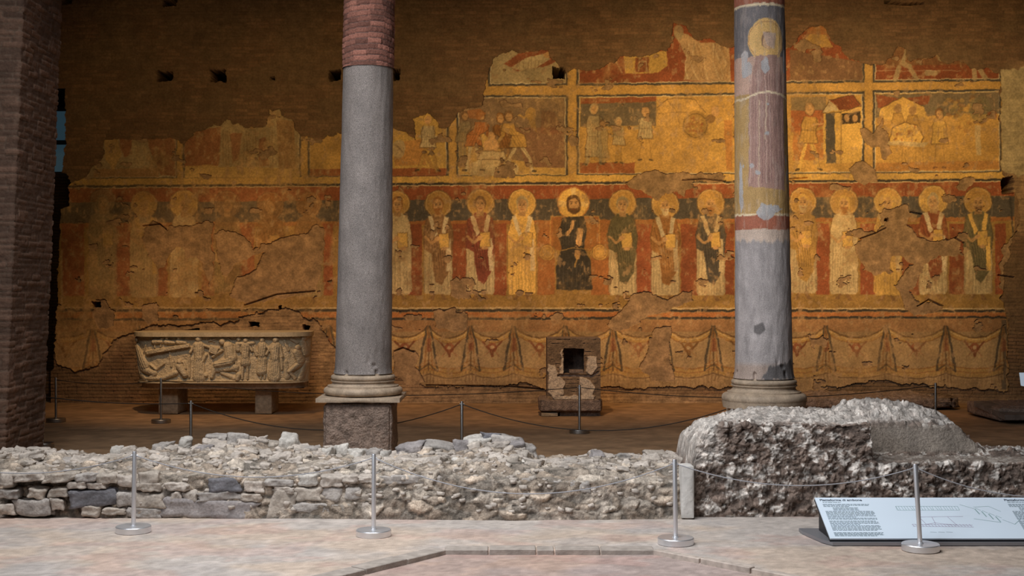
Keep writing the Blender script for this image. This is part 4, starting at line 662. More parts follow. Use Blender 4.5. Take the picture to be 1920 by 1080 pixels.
def lowkeys():
    ks = []
    sil = [(-60, 846), (0, 846), (20, 844), (80, 843), (100, 853), (140, 856), (205, 846), (265, 838), (300, 835), (330, 829), (385, 821), (455, 818), (472, 832), (525, 829), (600, 840), (640, 848), (700, 850), (738, 848), (748, 838), (850, 836), (905, 822), (975, 826), (1002, 846), (1015, 858), (1060, 854), (1130, 850), (1180, 854), (1240, 850), (1290, 846), (1310, 840)]
    front = [(-60, 965), (0, 966), (300, 972), (640, 973), (960, 976), (1310, 973)]; top = [(-60, 884), (0, 886), (250, 887), (300, 890), (600, 896), (700, 897), (725, 884), (830, 884), (860, 900), (1000, 903), (1290, 905), (1310, 904)]; tier = [(-60, .39), (230, .38), (260, .34), (700, .33), (840, .33), (1000, .31), (1310, .30)]
    for p in sorted(set([a for a, _ in sil] + [a for a, _ in top])):
        fy = np.interp(p, *zip(*front)); ty = np.interp(p, *zip(*top)); sy = np.interp(p, *zip(*sil)); tz = np.interp(p, *zip(*tier)); Yf = 3840 / (fy - 540) ; zf = H - (ty - 540) * (Yf + .05) / F; Yb = 10.05; zb = H - (sy - 540) * Yb / F
        tz = min(tz, zb + .03, zf + .09); ks.append((p - 960, [(Yf, 0), (Yf + .05, zf), (Yf + .30, zf + .01), (Yf + .36, max(zf + .02, tz)), (Yb, zb - .01), (Yb + .12, zb - .06), (Yb + .25, 0)], CN))
    return ks
root_low = tag(empty('rubble_wall', (-1.5, 9.4, 0)), 'long low ruined rubble wall of pale broken stones across the front', 'ruined wall')
core, VL, PL, xsl = sweep('mortar_core', lowkeys(), -1040, 329, 1.6, M_RUBBLE, root_low, 3, .030, (.15, .12, .06), tint_low, None, .03)
core['label'] = 'crumbly beige mortar between the stones'
def stone_data(c, size, rnd, seed, angular=.5):
    """a broken building stone: faceted block with its own noise; returns vertices and faces"""
    b = bmesh.new(); bmesh.ops.create_cube(b, size=1)
    bmesh.ops.bevel(b, geom=list(b.edges), offset=rnd.uniform(.05, .12), segments=1, affect='EDGES'); bmesh.ops.subdivide_edges(b, edges=[e for e in b.edges if e.calc_length() > .3], cuts=5, use_grid_fill=True)
    bmesh.ops.triangulate(b, faces=b.faces); b.verts.index_update()
    V = np.array([v.co[:] for v in b.verts], np.float32); Fc = np.array([[v.index for v in f.verts] for f in b.faces], np.int32); b.free()
    sx = V * np.array([max(1, size[0] / size[2] * .7), 1, 1], np.float32)
    n = fb3(sx[:, 0] * 2.2 + seed * 3.1, sx[:, 1] * 2.2, sx[:, 2] * 2.2, 3, seed); m = fb3(sx[:, 0] * 2.0, sx[:, 1] * 2.2 + seed * 2.7, sx[:, 2] * 2.2, 3, seed + 3); q = fb3(sx[:, 0] * 9 + seed, sx[:, 1] * 9, sx[:, 2] * 9, 3, seed + 7)
    cut = hsh(np.arange(3) + seed, np.arange(3), seed=2) - .5
    V = V * (1 + (n - .5) * .42 + (q - .5) * .16)[:, None]; V[:, 2] += (m - .5) * .26 + V[:, 0] * cut[0] * .22; V[:, 0] *= 1 + cut[1] * .4 * V[:, 2]; V[:, 0] += rnd.uniform(-.14, .14) * V[:, 2]
    rot = np.array(Matrix.Rotation(rnd.uniform(-.1, .1) * angular * 2, 3, 'Y') @ Matrix.Rotation(rnd.uniform(-.3, .3) * angular, 3, 'Z') @ Matrix.Rotation(rnd.uniform(-.25, .25) * angular, 3, 'X'))
    return (V * np.array(size, np.float32)) @ rot.T + np.array(c, np.float32), Fc
def stone_mesh(name, c, size, rnd, mat_, parent, seed, angular=.5):
    V, Fc = stone_data(c, size, rnd, seed, angular); return mesh_np(name, V, Fc, mat_, parent)
MAN = [  # stones seen in the face and along the top: left, top, right, bottom, tone
 (30, 938, 97, 967, 2), (133, 918, 217, 948, 5), (217, 923, 250, 950, 2), (252, 924, 308, 950, 1), (307, 942, 483, 974, 4), (373, 923, 448, 939, 2), (392, 899, 447, 923, 5), (90, 914, 127, 932, 1), (52, 916, 84, 934, 1), (507, 927, 551, 973, 1), (553, 917, 603, 940, 1), (553, 943, 640, 961, 2), (606, 915, 640, 940, 2),
 (0, 887, 23, 914, 0), (25, 888, 77, 902, 0), (84, 889, 140, 904, 1), (143, 889, 180, 902, 2), (181, 890, 218, 906, 1), (221, 893, 249, 914, 0), (260, 888, 294, 914, 1), (129, 904, 163, 917, 3), (164, 905, 198, 917, 1), (255, 905, 300, 920, 1), (312, 906, 352, 920, 0), (450, 925, 490, 939, 1), (497, 900, 548, 912, 2), (515, 912, 552, 924, 2), (560, 892, 596, 912, 3), (602, 893, 640, 912, 0), (460, 904, 494, 922, 0), (320, 922, 340, 940, 3), (342, 921, 371, 940, 0), (155, 948, 190, 968, 1), (193, 952, 234, 964, 1), (96, 936, 118, 956, 3), (240, 953, 300, 970, 2), (0, 918, 34, 934, 2), (0, 946, 26, 966, 0),
 (713, 890, 828, 905, 2), (776, 905, 828, 924, 1), (730, 912, 774, 926, 1), (733, 942, 822, 972, 1), (824, 934, 862, 972, 2), (752, 926, 822, 941, 1), (640, 893, 672, 906, 2), (674, 893, 702, 904, 0), (646, 914, 676, 936, 2), (676, 944, 702, 968, 0), (677, 928, 722, 942, 1), (640, 945, 672, 970, 1), (724, 924, 748, 942, 3),
 (960, 900, 998, 914, 2), (956, 916, 990, 930, 3), (1046, 904, 1106, 921, 2), (1012, 912, 1046, 922, 1), (980, 926, 1016, 962, 3), (1026, 938, 1066, 966, 1), (1076, 930, 1120, 966, 2), (1168, 934, 1206, 972, 1), (930, 928, 944, 954, 3), (912, 956, 946, 974, 0), (890, 902, 912, 914, 1), (1126, 944, 1166, 970, 1), (1210, 940, 1236, 972, 0), (868, 940, 906, 958, 1), (1108, 918, 1140, 932, 0), (950, 950, 984, 972, 1)]
def on_face(l, t, r, btm, tone, depth=.14, Yq=None, k=0):
    Y = Yq if Yq else 3840 / (973 - 540) + .034; a = px(l, t, Y); c_ = px(r, btm, Y); w, h = c_.x - a.x, a.z - c_.z; return Vector(((a.x + c_.x) / 2, Y + depth * .36, max((a.z + c_.z) / 2, h / 2 + .005))), (w * 1.04, depth, h * 1.06)
rnd = random.Random(11); count = 0
for i, (l, t, r, bt, tn) in enumerate(sorted(MAN, key=lambda q: -(q[2] - q[0]) * (q[3] - q[1]))[:54]):
    c, s = on_face(l, t, r, bt, tn); stone_mesh('stone', c, s, rnd, M_STONE[tn], root_low, i + 1, .35)
TOP = [ # along the crest and on the slope: px left, top, right, bottom, distance, tone
 (2, 862, 24, 880, 9.45, 0), (30, 862, 62, 880, 9.4, 1), (66, 862, 98, 879, 9.4, 1), (101, 862, 145, 880, 9.42, 2), (148, 862, 188, 878, 9.45, 1), (192, 860, 232, 877, 9.45, 1), (20, 842, 44, 850, 9.95, 0), (48, 841, 82, 852, 9.95, 0), (205, 838, 224, 852, 9.95, 3), (226, 840, 250, 852, 9.9, 0), (286, 832, 316, 842, 9.95, 2), (332, 822, 354, 836, 9.9, 3), (366, 836, 400, 850, 9.7, 4), (384, 816, 420, 824, 9.98, 2), (424, 815, 460, 836, 9.9, 2), (424, 842, 450, 862, 9.6, 1), (330, 850, 350, 866, 9.6, 0), (470, 828, 520, 836, 9.95, 1), (524, 818, 555, 838, 9.9, 3), (556, 838, 596, 852, 9.8, 2), (604, 842, 622, 862, 9.6, 3), (626, 838, 650, 856, 9.75, 3), (655, 844, 682, 860, 9.75, 3), (690, 844, 712, 862, 9.75, 2), (714, 848, 730, 866, 9.7, 3),
 (744, 833, 792, 852, 9.8, 4), (792, 831, 848, 852, 9.85, 2), (849, 828, 888, 844, 9.9, 4), (871, 821, 916, 840, 9.92, 3), (907, 815, 940, 821, 9.95, 5), (922, 818, 974, 838, 9.92, 2), (954, 828, 984, 846, 9.85, 4), (980, 837, 1004, 852, 9.85, 2), (728, 862, 830, 884, 9.25, 0), (850, 862, 878, 884, 9.4, 3), (868, 866, 898, 880, 9.4, 1), (904, 870, 936, 888, 9.3, 2), (940, 862, 970, 886, 9.35, 1), (978, 866, 996, 882, 9.35, 3), (1004, 866, 1016, 882, 9.35, 3), (1036, 876, 1060, 888, 9.3, 1), (1062, 866, 1086, 884, 9.4, 2), (1126, 876, 1150, 892, 9.3, 1), (1110, 850, 1132, 858, 9.8, 4), (1160, 852, 1190, 860, 9.8, 2), (1215, 848, 1254, 856, 9.8, 1)]
MANBIG = sorted(MAN, key=lambda q: -(q[2] - q[0]) * (q[3] - q[1]))
for i, (l, t, r, bt, Y, tn) in enumerate(TOP):
    c, s = on_face(l, t, r, bt, tn, .16, Y, i); stone_mesh('stone', c + Vector((0, .02, -.015)), (s[0] * 1.04, .17, s[2] + .025), rnd, M_STONE[tn], root_low, i + 201, .9)
# every further bit of rubble is one object: smaller face stones, lumps on the slope, crumbs
vs, fs, off = [], [], 0
def more(V, Fc):
    global off
    vs.append(V); fs.append(Fc + off); off += len(V)
for i, (l, t, r, bt, tn) in enumerate(MANBIG[54:]):
    c, s = on_face(l, t, r, bt, tn); more(*stone_data(c, s, rnd, i + 60, .4))
VV = VL
for k in range(330):
    ri = rnd.randrange(40, VV.shape[0] - 26); ci = rnd.randrange(0, VV.shape[1]); p = VV[ri, ci]; s = rnd.uniform(.035, .09) * (1.0 if p[1] > 9.3 else .6); more(*stone_data((p[0], p[1], p[2] - s * .08), (s * rnd.uniform(1, 1.9), s * rnd.uniform(.8, 1.3), s * rnd.uniform(.45, .9)), rnd, k + 400, 1.6))
for k in range(500):
    ri = rnd.randrange(6, VV.shape[0] - 22); ci = rnd.randrange(0, VV.shape[1]); p = VV[ri, ci]; s = rnd.uniform(.010, .028); V = np.array([(a, b_, c_) for a in (-1, 1) for b_ in (-1, 1) for c_ in (-1, 1)], np.float32) * (.6 + .5 * hsh(np.arange(24).reshape(8, 3) + 31 * k, np.zeros((8, 3)), seed=k)); R = np.array(Matrix.Rotation(rnd.uniform(0, 6.3), 3, 'Z') @ Matrix.Rotation(rnd.uniform(-.6, .6), 3, 'X'))
    more((V * np.array([s * 1.2, s * .9, s * .6])) @ R.T + p, np.array([(0, 1, 3), (0, 3, 2), (4, 6, 7), (4, 7, 5), (0, 4, 5), (0, 5, 1), (2, 3, 7), (2, 7, 6), (0, 2, 6), (0, 6, 4), (1, 5, 7), (1, 7, 3)], np.int32))
o = mesh_np('small_rubble', np.concatenate(vs), np.concatenate(fs), M_STONE[0], root_low); o['kind'] = 'stuff'

# ---- taller block of broken masonry on the right
root_high = tag(empty('masonry_block', (3.0, 9.4, 0)), 'taller dark pitted block of ruined masonry with a smooth grey plaster face, at right', 'ruined wall')
def highkeys():
    ks = []
    sil = [(1282, 856), (1290, 846), (1297, 812), (1322, 793), (1335, 786), (1372, 776), (1420, 766), (1470, 762), (1530, 764), (1600, 766), (1614, 757), (1630, 750), (1660, 748), (1720, 749), (1782, 758), (1800, 766), (1835, 778), (1848, 798), (1876, 822), (1892, 840), (1920, 850), (2080, 850)]
    for p, s in sil:
        Yf = 8.95
        if p < 1618:
            t = np.interp(p, [1282, 1290, 1299, 1325, 1340], [905, 880, 826, 800, 796]); zf = H - (t - 540) * (Yf + .04) / F; zb = H - (s - 540) * 9.85 / F; A = [(Yf, 0), (Yf + .02, zf * .55), (Yf + .02, zf * .7), (Yf + .03, zf * .85), (Yf + .05, zf), (Yf + .12, zf + .015), (9.85, zb), (10.1, 0)]
        else:
            zb = H - (s - 540) * 9.9 / F; zl = .372; pz = min(.56, zb - .05) if p < 1876 else max(zb - .02, .345); A = [(Yf, 0), (Yf + .02, zl * .6), (Yf + .04, zl), (9.50, zl - .015), (9.55, zl), (9.60, max(pz, zl + .01)), (9.9, max(zb, zl)), (10.1, 0)]
        ks.append((p - 960, A, [40, 20, 20, 20, 24, 24, 16]))
    f = []
    for i, k in enumerate(ks):
        f.append(k)
        if i + 1 < len(ks) and ks[i + 1][0] + 960 >= 1618 > k[0] + 960: f.append((1628 - 960 - 10, k[1], k[2])); 
    return f
def plaster_zone(X, Y, Z):
    p = X * F / 9.2 + 960; return sst(9.35, 9.5, Y) * sst(9.66, 9.6, Y) * sst(1636, 1660, p) * sst(1880, 1860, p) * sst(.36, .39, Z) * sst(.60, .52, Z + .05 * (fb3(X * 5, Y, Z * 5, 3, 4) - .5)) + .6 * sst(9.0, 9.1, Y) * sst(9.5, 9.45, Y) * sst(1640, 1660, p)
core2, VH, PH, xsh = sweep('masonry_core', highkeys(), 322, 1120, 1.5, M_RUBBLE, root_high, 23, .026, (.07, .07, .045), tint_high, plaster_zone, .075)
e = rough_block('plaster_strip', (1276 - 960) * 8.85 / F, (1303 - 960) * 8.85 / F, 8.84, 9.0, 0, H - (872 - 540) * 8.85 / F, mat('white_plaster', (.60, .57, .53), .85, noise=((9, .7, 1.1, (1, 1, 1)),), bump=((40, .4, .01),)), root_high, .004, 9, .012, .008); e['label'] = 'upright pale plaster strip at the block corner'
# ---------------------------------------------------------------- sarcophagus with carved front
def carve():
    ss = 3.0; x0, y0, x1, y1 = 257, 631, 585, 717; w = int((x1 - x0) * ss) + 1; h = int((y1 - y0) * ss) + 1
    X, Y = np.meshgrid(x0 + np.arange(w, dtype=np.float32) / ss, y0 + np.arange(h, dtype=np.float32) / ss); D = (fb2(X / 9, Y / 9, 4, 3) - .3) * 1.6; q = lambda a, b: (a / 5.05 + 230, b / 5.05 + 600)
    def cap(a, b, r0, r1=None, amp=1.0, fold=0):
        nonlocal D
        r1 = r1 or r0; ax, ay = q(*a); bx, by = q(*b); r0, r1 = r0 / 5.05, r1 / 5.05; L = (bx - ax) ** 2 + (by - ay) ** 2 + 1e-6; t = np.clip(((X - ax) * (bx - ax) + (Y - ay) * (by - ay)) / L, 0, 1); d = np.hypot(X - ax - t * (bx - ax), Y - ay - t * (by - ay)); R = r0 + (r1 - r0) * t
        z = np.sqrt(np.maximum(1 - (d / R) ** 2, 0)); hgt = (1.8 + min(np.mean([r0, r1]) * .75, 6)) * z ** .8 * amp
        if fold:
            s = ((X - ax) * (by - ay) - (Y - ay) * (bx - ax)) / math.sqrt(L); hgt = hgt - z * .9 * (np.sin(s * fold + t * 2) > .2)
        D = np.maximum(D, np.where(d < R, hgt, 0))
    def fig(x, hy, foot, s=1.0, lean=0, arms=((-1, 60, 60), (1, 50, 70)), robe=True):
        cap((x + lean, hy), (x + lean, hy + 6), 27 * s, 24 * s, 1.15); cap((x + lean, hy + 55 * s), (x, hy + 150 * s), 46 * s, 36 * s, 1.0, 1.6); th = hy + 160 * s
        if robe: cap((x, th), (x, foot - 20), 38 * s, 56 * s, .85, 1.7)
        else: cap((x, th - 10), (x, th + 45 * s), 36 * s, 50 * s, .9, 1.7); cap((x - 20 * s, th + 50), (x - 26 * s, foot), 17 * s, 12 * s); cap((x + 20 * s, th + 50), (x + 24 * s, foot), 17 * s, 12 * s)
        for sg, dx, dy in arms: cap((x + lean + sg * 34 * s, hy + 48 * s), (x + lean + sg * dx * s, hy + (48 + dy) * s), 15 * s, 12 * s, 1.1)
    cap((165, 265), (240, 430), 40, 62, .9, 1.3); cap((160, 190), (160, 196), 28, 24, 1.2); cap((230, 470), (330, 500), 40, 30, .8); cap((280, 240), (220, 380), 8); cap((140, 300), (190, 500), 24, 34, .7, 1.5); cap((180, 520), (260, 570), 30, 30, .6)
    D = np.maximum(D, polymask(np.array([q(270, 298), q(700, 222), q(706, 258), q(292, 330)], np.float32), X, Y, 1.5) * 6.2); D = np.where(polymask(np.array([q(300, 334), q(690, 262), q(690, 300), q(300, 372)], np.float32), X, Y, 1) > .5, np.minimum(D, -1.5), D)
    cap((365, 208), (440, 205), 24, 22); cap((440, 178), (455, 172), 15, 12); cap((370, 225), (372, 262), 8); cap((430, 225), (426, 254), 8)
    for x in (490, 600): cap((x, 168), (x, 172), 18, 16, 1.2); cap((x - 8, 208), (x + 62, 216), 26, 18)
    cap((330, 300), (500, 290), 8, 6, .5); cap((510, 310), (520, 440), 10, 12, .8); cap((320, 425), (375, 470), 14, 16); cap((375, 470), (455, 415), 16, 9); cap((600, 395), (604, 400), 27, 24, 1.2); cap((600, 440), (650, 520), 38, 30, 1); cap((560, 500), (440, 552), 30, 22); cap((440, 552), (260, 560), 22, 14); cap((570, 400), (560, 480), 13, 12); cap((640, 400), (656, 460), 14, 12); cap((360, 500), (300, 560), 26, 20, .8)
    cap((700, 300), (690, 540), 9, 12); fig(785, 180, 560, 1.2, 0, ((-1, 66, 60), (1, 90, 20))); cap((850, 330), (760, 520), 18, 12, 1.15); cap((880, 200), (945, 180), 9, 6); cap((890, 184), (930, 210), 7, 5)
    cap((1005, 205), (1008, 212), 31, 28, 1.2); cap((1060, 250), (1085, 360), 50, 60, 1, 1.4); cap((1075, 395), (950, 425), 44, 36, 1.05, 1.4); cap((935, 440), (905, 540), 30, 20, 1); cap((1000, 290), (915, 350), 17, 13, 1.2); D = np.maximum(D, polymask(np.array([q(893, 235), q(978, 270), q(955, 335), q(880, 305)], np.float32), X, Y, 1.5) * 6); cap((950, 470), (1130, 450), 30, 34, .7); cap((845, 520), (848, 524), 26, 24); cap((1000, 500), (1120, 550), 20, 24, .6)
    cap((1120, 240), (1140, 480), 9, 13); cap((1060, 170), (1120, 240), 7, 8, .7); cap((1155, 178), (1158, 186), 24, 22, 1); cap((1150, 230), (1150, 280), 30, 26, .8); fig(1222, 195, 556, 1.0, 0, ((-1, 40, 60), (1, 60, 50)), False); cap((1160, 225), (1290, 220), 20, 22, 1.1); cap((1160, 520), (1150, 560), 28, 24); cap((1290, 240), (1330, 330), 26, 20, .7, 1.6)
    fig(1376, 190, 500, .95, 0, ((1, 80, 60), (-1, 40, 80))); fig(1392, 335, 556, .72, 0, ((-1, 30, 50), (1, 34, 50)), False); fig(1500, 190, 556, 1.15, 0, ((-1, 70, 70), (1, 60, 90))); cap((1560, 330), (1570, 470), 20, 12, .8); cap((1580, 200), (1620, 290), 16, 12, .7)
    cap((1700, 262), (1703, 268), 27, 24, 1.1); cap((1695, 310), (1730, 400), 36, 34, 1); cap((1730, 420), (1640, 490), 30, 24, 1); cap((1640, 490), (1690, 560), 20, 16); cap((1745, 175), (1745, 182), 24, 22); cap((1735, 215), (1770, 330), 24, 26, .8); cap((1640, 180), (1690, 220), 18, 16, .6); cap((1600, 400), (1620, 540), 20, 30, .6); cap((1770, 420), (1740, 560), 22, 26, .7); cap((1450, 560), (1600, 570), 12, 14, .5); cap((180, 575), (1760, 580), 9, 9, .7)
    D = D + (fb2(X / 1.6, Y / 1.6, 3, 8) - .5) * .8 + (fb2(X / 5, Y / 5, 3, 18) - .5) * 1.0
    return X, Y, D
def build_sarcophagus():
    X, Y, D = carve(); Y0 = 15.95; k = Y0 / F; Z = H - (Y - 540) * k; xx = (X - 960) * k; xc = -3.67; half = 1.117; f = (Z - .43) / .57; half_z = half * (.965 + .035 * f); t = (X - 421) / 164.
    R = .38; xw = xc + t * half_z; d = np.clip((np.abs(t) * half_z - (half_z - R)) / R, 0, 1); Yw = Y0 + R * (1 - np.sqrt(1 - d ** 2 * .97)) - D * .0105 + .05
    root = tag(empty('sarcophagus', (xc, 16.35, .43)), 'carved marble sarcophagus with relief figures, raised on two blocks by the wall', 'sarcophagus')
    o = mesh_np('carved_front', np.stack([xw, Yw, Z], -1), grid_faces(*X.shape)[:, ::-1], M_SARC, root, None, True); o['label'] = 'front carved in high relief with standing and seated figures'
    zt, zb = float(Z.max()), float(Z.min())
    def outline(hw, y0, y1, r):
        pts = []
        for cx, cy, a0 in ((xc + hw - r, y0 + r, -90), (xc + hw - r, y1 - r, 0), (xc - hw + r, y1 - r, 90), (xc - hw + r, y0 + r, 180)):
            rr = r
            for q in range(13): a = math.radians(a0 + 90 * q / 12); pts.append((cx + rr * math.cos(a), cy + rr * math.sin(a)))
        return pts
    def prism(pts, z0, z1, taper=1.0):
        b = BM(); A = [b.b.verts.new((xc + (x - xc) * taper, y, z0)) for x, y in pts]; B = [b.b.verts.new((x, y, z1)) for x, y in pts]; n = len(pts)
        for i in range(n): b.b.faces.new((A[i], A[(i + 1) % n], B[(i + 1) % n], B[i]))
        b.b.faces.new(A[::-1]); b.b.faces.new(B); return b
    prism(outline(half - .006, Y0 + .06, Y0 + .82, R), zb, zt, .967).build('body', M_SARC, root); rm = prism(outline(half + .008, Y0 - .03, Y0 + .84, R), zt - .002, zt + .052); bmesh.ops.bevel(rm.b, geom=[e for e in rm.b.edges if abs(e.verts[0].co.z - e.verts[1].co.z) < 1e-5], offset=.012, segments=3, affect='EDGES'); rm.build('rim', M_SARC, root, True, 50)
    prism(outline(half * .965, Y0 - .0, Y0 + .80, R), zb - .012, zb + .004).build('lower_lip', M_SARC, root)
    root2 = tag(empty('stone_slab', (xc, 16.4, .34)), 'thick dark stone slab under the carved sarcophagus', 'slab'); sl = prism(outline(half * .95, Y0 + .10, Y0 + .80, R), .338, zb - .012); bmesh.ops.bevel(sl.b, geom=[e for e in sl.b.edges if abs(e.verts[0].co.z - e.verts[1].co.z) < 1e-5], offset=.01, segments=2, affect='EDGES'); sl.build('slab', M_MARBLE, root2)
    for l, r, lb in ((296, 334, 'square tuff block holding up the left end of the sarcophagus'), (477, 510, 'square tuff block holding up the right end of the sarcophagus')):
        g = tag(empty('support_block', ((l + r) / 2 * 0 + ((l + r) / 2 - 960) * 16.2 / F, 16.4, 0)), lb, 'stone block', 'sarcophagus support blocks'); rough_block('block', (l - 960) * 16.2 / F, (r - 960) * 16.2 / F, 16.2, 16.72, 0, .34, M_TUFF2, g, .004, l, .02, .008)
M_TUFF2 = mat('tan_tuff', (.36, .27, .18), .95, noise=((20, .7, 1.25, (1, 1, 1)),), bump=((50, .6, .015),))
build_sarcophagus()
# ---------------------------------------------------------------- small masonry shrine with a square niche
def build_shrine():
    Yf = 16.0; k = Yf / F; u = lambda p: (p - 960) * k; v = lambda p: H - (p - 540) * k
    root = tag(empty('masonry_niche', (u(1072), 16.4, 0)), 'small block of patchy plastered masonry with a square dark niche, before the wall', 'masonry block')
    s = .006; xs = np.arange(u(1026), u(1126), s, dtype=np.float32); zs = np.arange(v(748), v(634), s, dtype=np.float32); X, Z = np.meshgrid(xs, zs); pxx = X / k + 960; py = 540 - (Z - H) / k
    n = fb2(X * 14, Z * 14, 4, 3); n2 = fb2(X * 40, Z * 40, 3, 5); wv = (n - .5) * 16
    pl = np.zeros_like(X)
    for P_ in ([(1028, 682), (1040, 684), (1050, 706), (1060, 716), (1056, 740), (1040, 746), (1028, 736)], [(1088, 706), (1106, 712), (1116, 726), (1112, 744), (1098, 752), (1090, 748), (1086, 722)], [(1100, 668), (1118, 668), (1122, 690), (1108, 704), (1098, 696)], [(1034, 742), (1116, 742), (1112, 750), (1040, 750)], [(1052, 655), (1056, 655), (1056, 702), (1050, 702)]): pl = np.maximum(pl, polymask(np.array(P_, np.float32), pxx + wv * .5, py + wv * .5, 1.2))
    hole = polymask(np.array([(1056, 652), (1095, 653), (1096, 700), (1056, 701)], np.float32), pxx + (n2 - .5) * 3, py, .8); row = np.floor(Z / .05); fr = Z / .05 - row; jt = sst(.25, .05, fr + (n2 - .5) * .3) * (1 - pl) * sst(.45, .6, n)
    h = .02 * pl + .022 * n - .012 * jt + .01 * n2; h = h - .06 * polymask(np.array([(1045, 702), (1110, 703), (1122, 696), (1122, 700), (1110, 707), (1045, 706)], np.float32), pxx, py, 1)
    c = MORTAR * .95 * (.7 + .5 * n[..., None]) * (1 - .3 * jt[..., None]); c = c * (1 - pl[..., None]) + col(214, 192, 166) * (.86 + .2 * n2[..., None]) * pl[..., None]
    co_ = np.stack([X, Yf - h, Z], -1).reshape(-1, 3); fc = grid_faces(*X.shape); hm = hole > .5; keep = ~(hm[:-1, :-1] & hm[1:, 1:]).ravel(); ft = sub_mesh('plastered_face', co_, fc, keep, M_RUBBLE, root, c)
    b = BM(); y0, y1 = Yf + .002, Yf + .55; xl, xr, zb, zt = u(1026), u(1126), v(748), v(634); hx0, hx1, hz0, hz1 = u(1055), u(1096), v(701), v(651.5)
    b.box(xl, hx0, y0, y1, zb, zt); b.box(hx1, xr - s, y0, y1, zb, zt); b.box(hx0, hx1, y0, y1, zb, hz0); b.box(hx0, hx1, y0, y1, hz1, zt); b.box(hx0, hx1, y0 + .45, y1, hz0, hz1); b.build('body', M_TUFF, root)
    br = rough_block('brick_shelf', hx0 + .08, hx1 - .005, y0 + .04, y0 + .25, hz0, hz0 + .05, M_TUFF, root, .003, 2, .012, .006); br['label'] = 'reddish brick lying in the niche'
    rough_block('footing', u(1010), u(1130), Yf - .10, Yf + .60, .05, v(746), M_TUFF, root, .018, 12, .014, .03); rough_block('footing_slab', u(1014), u(1046), Yf - .08, Yf + .3, 0, .05, M_TUFF2, root, .002, 4, .02, .005); BM().box(u(1050), u(1126), Yf + .02, Yf + .5, 0, .06).build('footing_core', M_TUFF, root)
build_shrine()
# fallen slab and stones at the right, behind the block
g = tag(empty('fallen_slab', (5.2, 14.6, 0)), 'large tilted dark stone slab lying on the floor at far right', 'stone slab')
def slab(name, pts, th, mat_, parent):
    b = BM(); A = [b.b.verts.new(p) for p in pts]; B = [b.b.verts.new((p[0], p[1], p[2] - th)) for p in pts]; n = len(pts)
    for i in range(n): b.b.faces.new((A[i], B[i], B[(i + 1) % n], A[(i + 1) % n]))
    b.b.faces.new(A); b.b.faces.new(B[::-1]); return b.build(name, mat_, parent)
slab('slab', [px(1826, 752, 15.8) , px(1884, 778, 15.0), px(2040, 778, 15.0), px(2040, 752, 16.6)], .06, M_SLAB, g)
rough_block('slab_support', 5.75, 6.9, 15.15, 16.3, 0, .19, M_TUFF, g, .02, 31, .03, .03)
g2 = tag(empty('earth_mound', (4.6, 13.6, 0)), 'low mound of dark rubble behind the masonry block, right of the painted column', 'rubble mound')
rough_block('mound', 3.2, 5.9, 16.7, 17.7, 0, .19, M_TUFF, g2, .06, 41, .03, .12)
# white corner seen at the right frame edge
g3 = tag(empty('white_sign', (4.76, 11.4, 0)), 'white panel corner standing at the far right edge', 'sign')
b = BM(); P4 = [px(1911, 699, 11.4), px(1914, 723, 11.35), px(2010, 745, 11.2), px(2010, 700, 11.2)]; A = [b.b.verts.new(p) for p in P4]; B_ = [b.b.verts.new(p + Vector((.02, .05, .0))) for p in P4]
for i in range(4): b.b.faces.new((A[i], A[(i + 1) % 4], B_[(i + 1) % 4], B_[i]))
b.b.faces.new(A); b.b.faces.new(B_[::-1]); b.build('board', M_PANEL, g3); BM().box(4.84, 4.88, 11.38, 11.42, 0, .74).build('post', M_GREYMETAL, g3)
# ---------------------------------------------------------------- barrier posts and cords
def make_post(metal):
    root = empty('barrier_post'); b = BM().lathe([(.108, 0), (.113, .004), (.113, .038), (.110, .043), (.02, .0435)], n=64); b.build('weighted_base', metal, root, True, 30)
    pole = BM().lathe([(.0145, .043), (.0145, .526), (.0130, .530)], n=16).build('pole', metal, root, True, 30); BM().lathe([(.020, .043), (.020, .048), (.0145, .050)], n=16).build('collar', metal, pole, True, 30); BM().tube([(-.021, 0, .505), (.021, 0, .505)], .004, 8).build('cord_hook', metal, pole, True, 30)
    return root
def copy_tree(o, loc, tilt):
    c = o.copy(); C.objects.link(c); c.location = loc; c.rotation_euler = (0, 0, 0)
    for ch in list(o.children):
        d = ch.copy(); C.objects.link(d); d.parent = c
        if stem_(ch) == 'pole': d.rotation_euler = (0, tilt, 0)
        for g in list(ch.children): e_ = g.copy(); C.objects.link(e_); e_.parent = d
    return c
def stem_(o): return o.name.split('.')[0]
front_proto = make_post(M_STEEL); back_proto = make_post(M_DULL)
def gp(p, y): Y = 3840 / (y - 540); return Vector(((p - 960) * Y / F, Y, 0))
FP = [(-175, 994, 0, None), (250, 998, .016, 'steel barrier post on the front floor, leftmost, before the low rubble wall'), (700.5, 1005, .003, 'steel barrier post on the front floor, in front of the granite column'), (1267, 1020, -.014, 'steel barrier post on the front floor, at the end of the low rubble wall'), (1726, 1032, -.062, 'steel barrier post on the front floor, before the slanted information panel'), (2190, 1040, 0, None)]
BP = [(80, 838, .03, 'dim barrier post in the back room, at the foot of the brick pier'), (105, 791, 0, 'dim barrier post in the back room, half hidden by the brick pier'), (302, 793, 0, 'dim barrier post in the back room, before the left end of the sarcophagus'), (358, 856, 0, 'dim barrier post behind the rubble wall, below the middle of the sarcophagus'), (866, 858, 0, 'dim barrier post behind the rubble wall, midway between column and niche block'), (1086.5, 812, 0, 'dim barrier post in the back room, before the square niche block'), (1380, 863, 0, None), (1754, 806, 0, 'dim barrier post in the back room, behind the masonry block at right')]
posts = {}
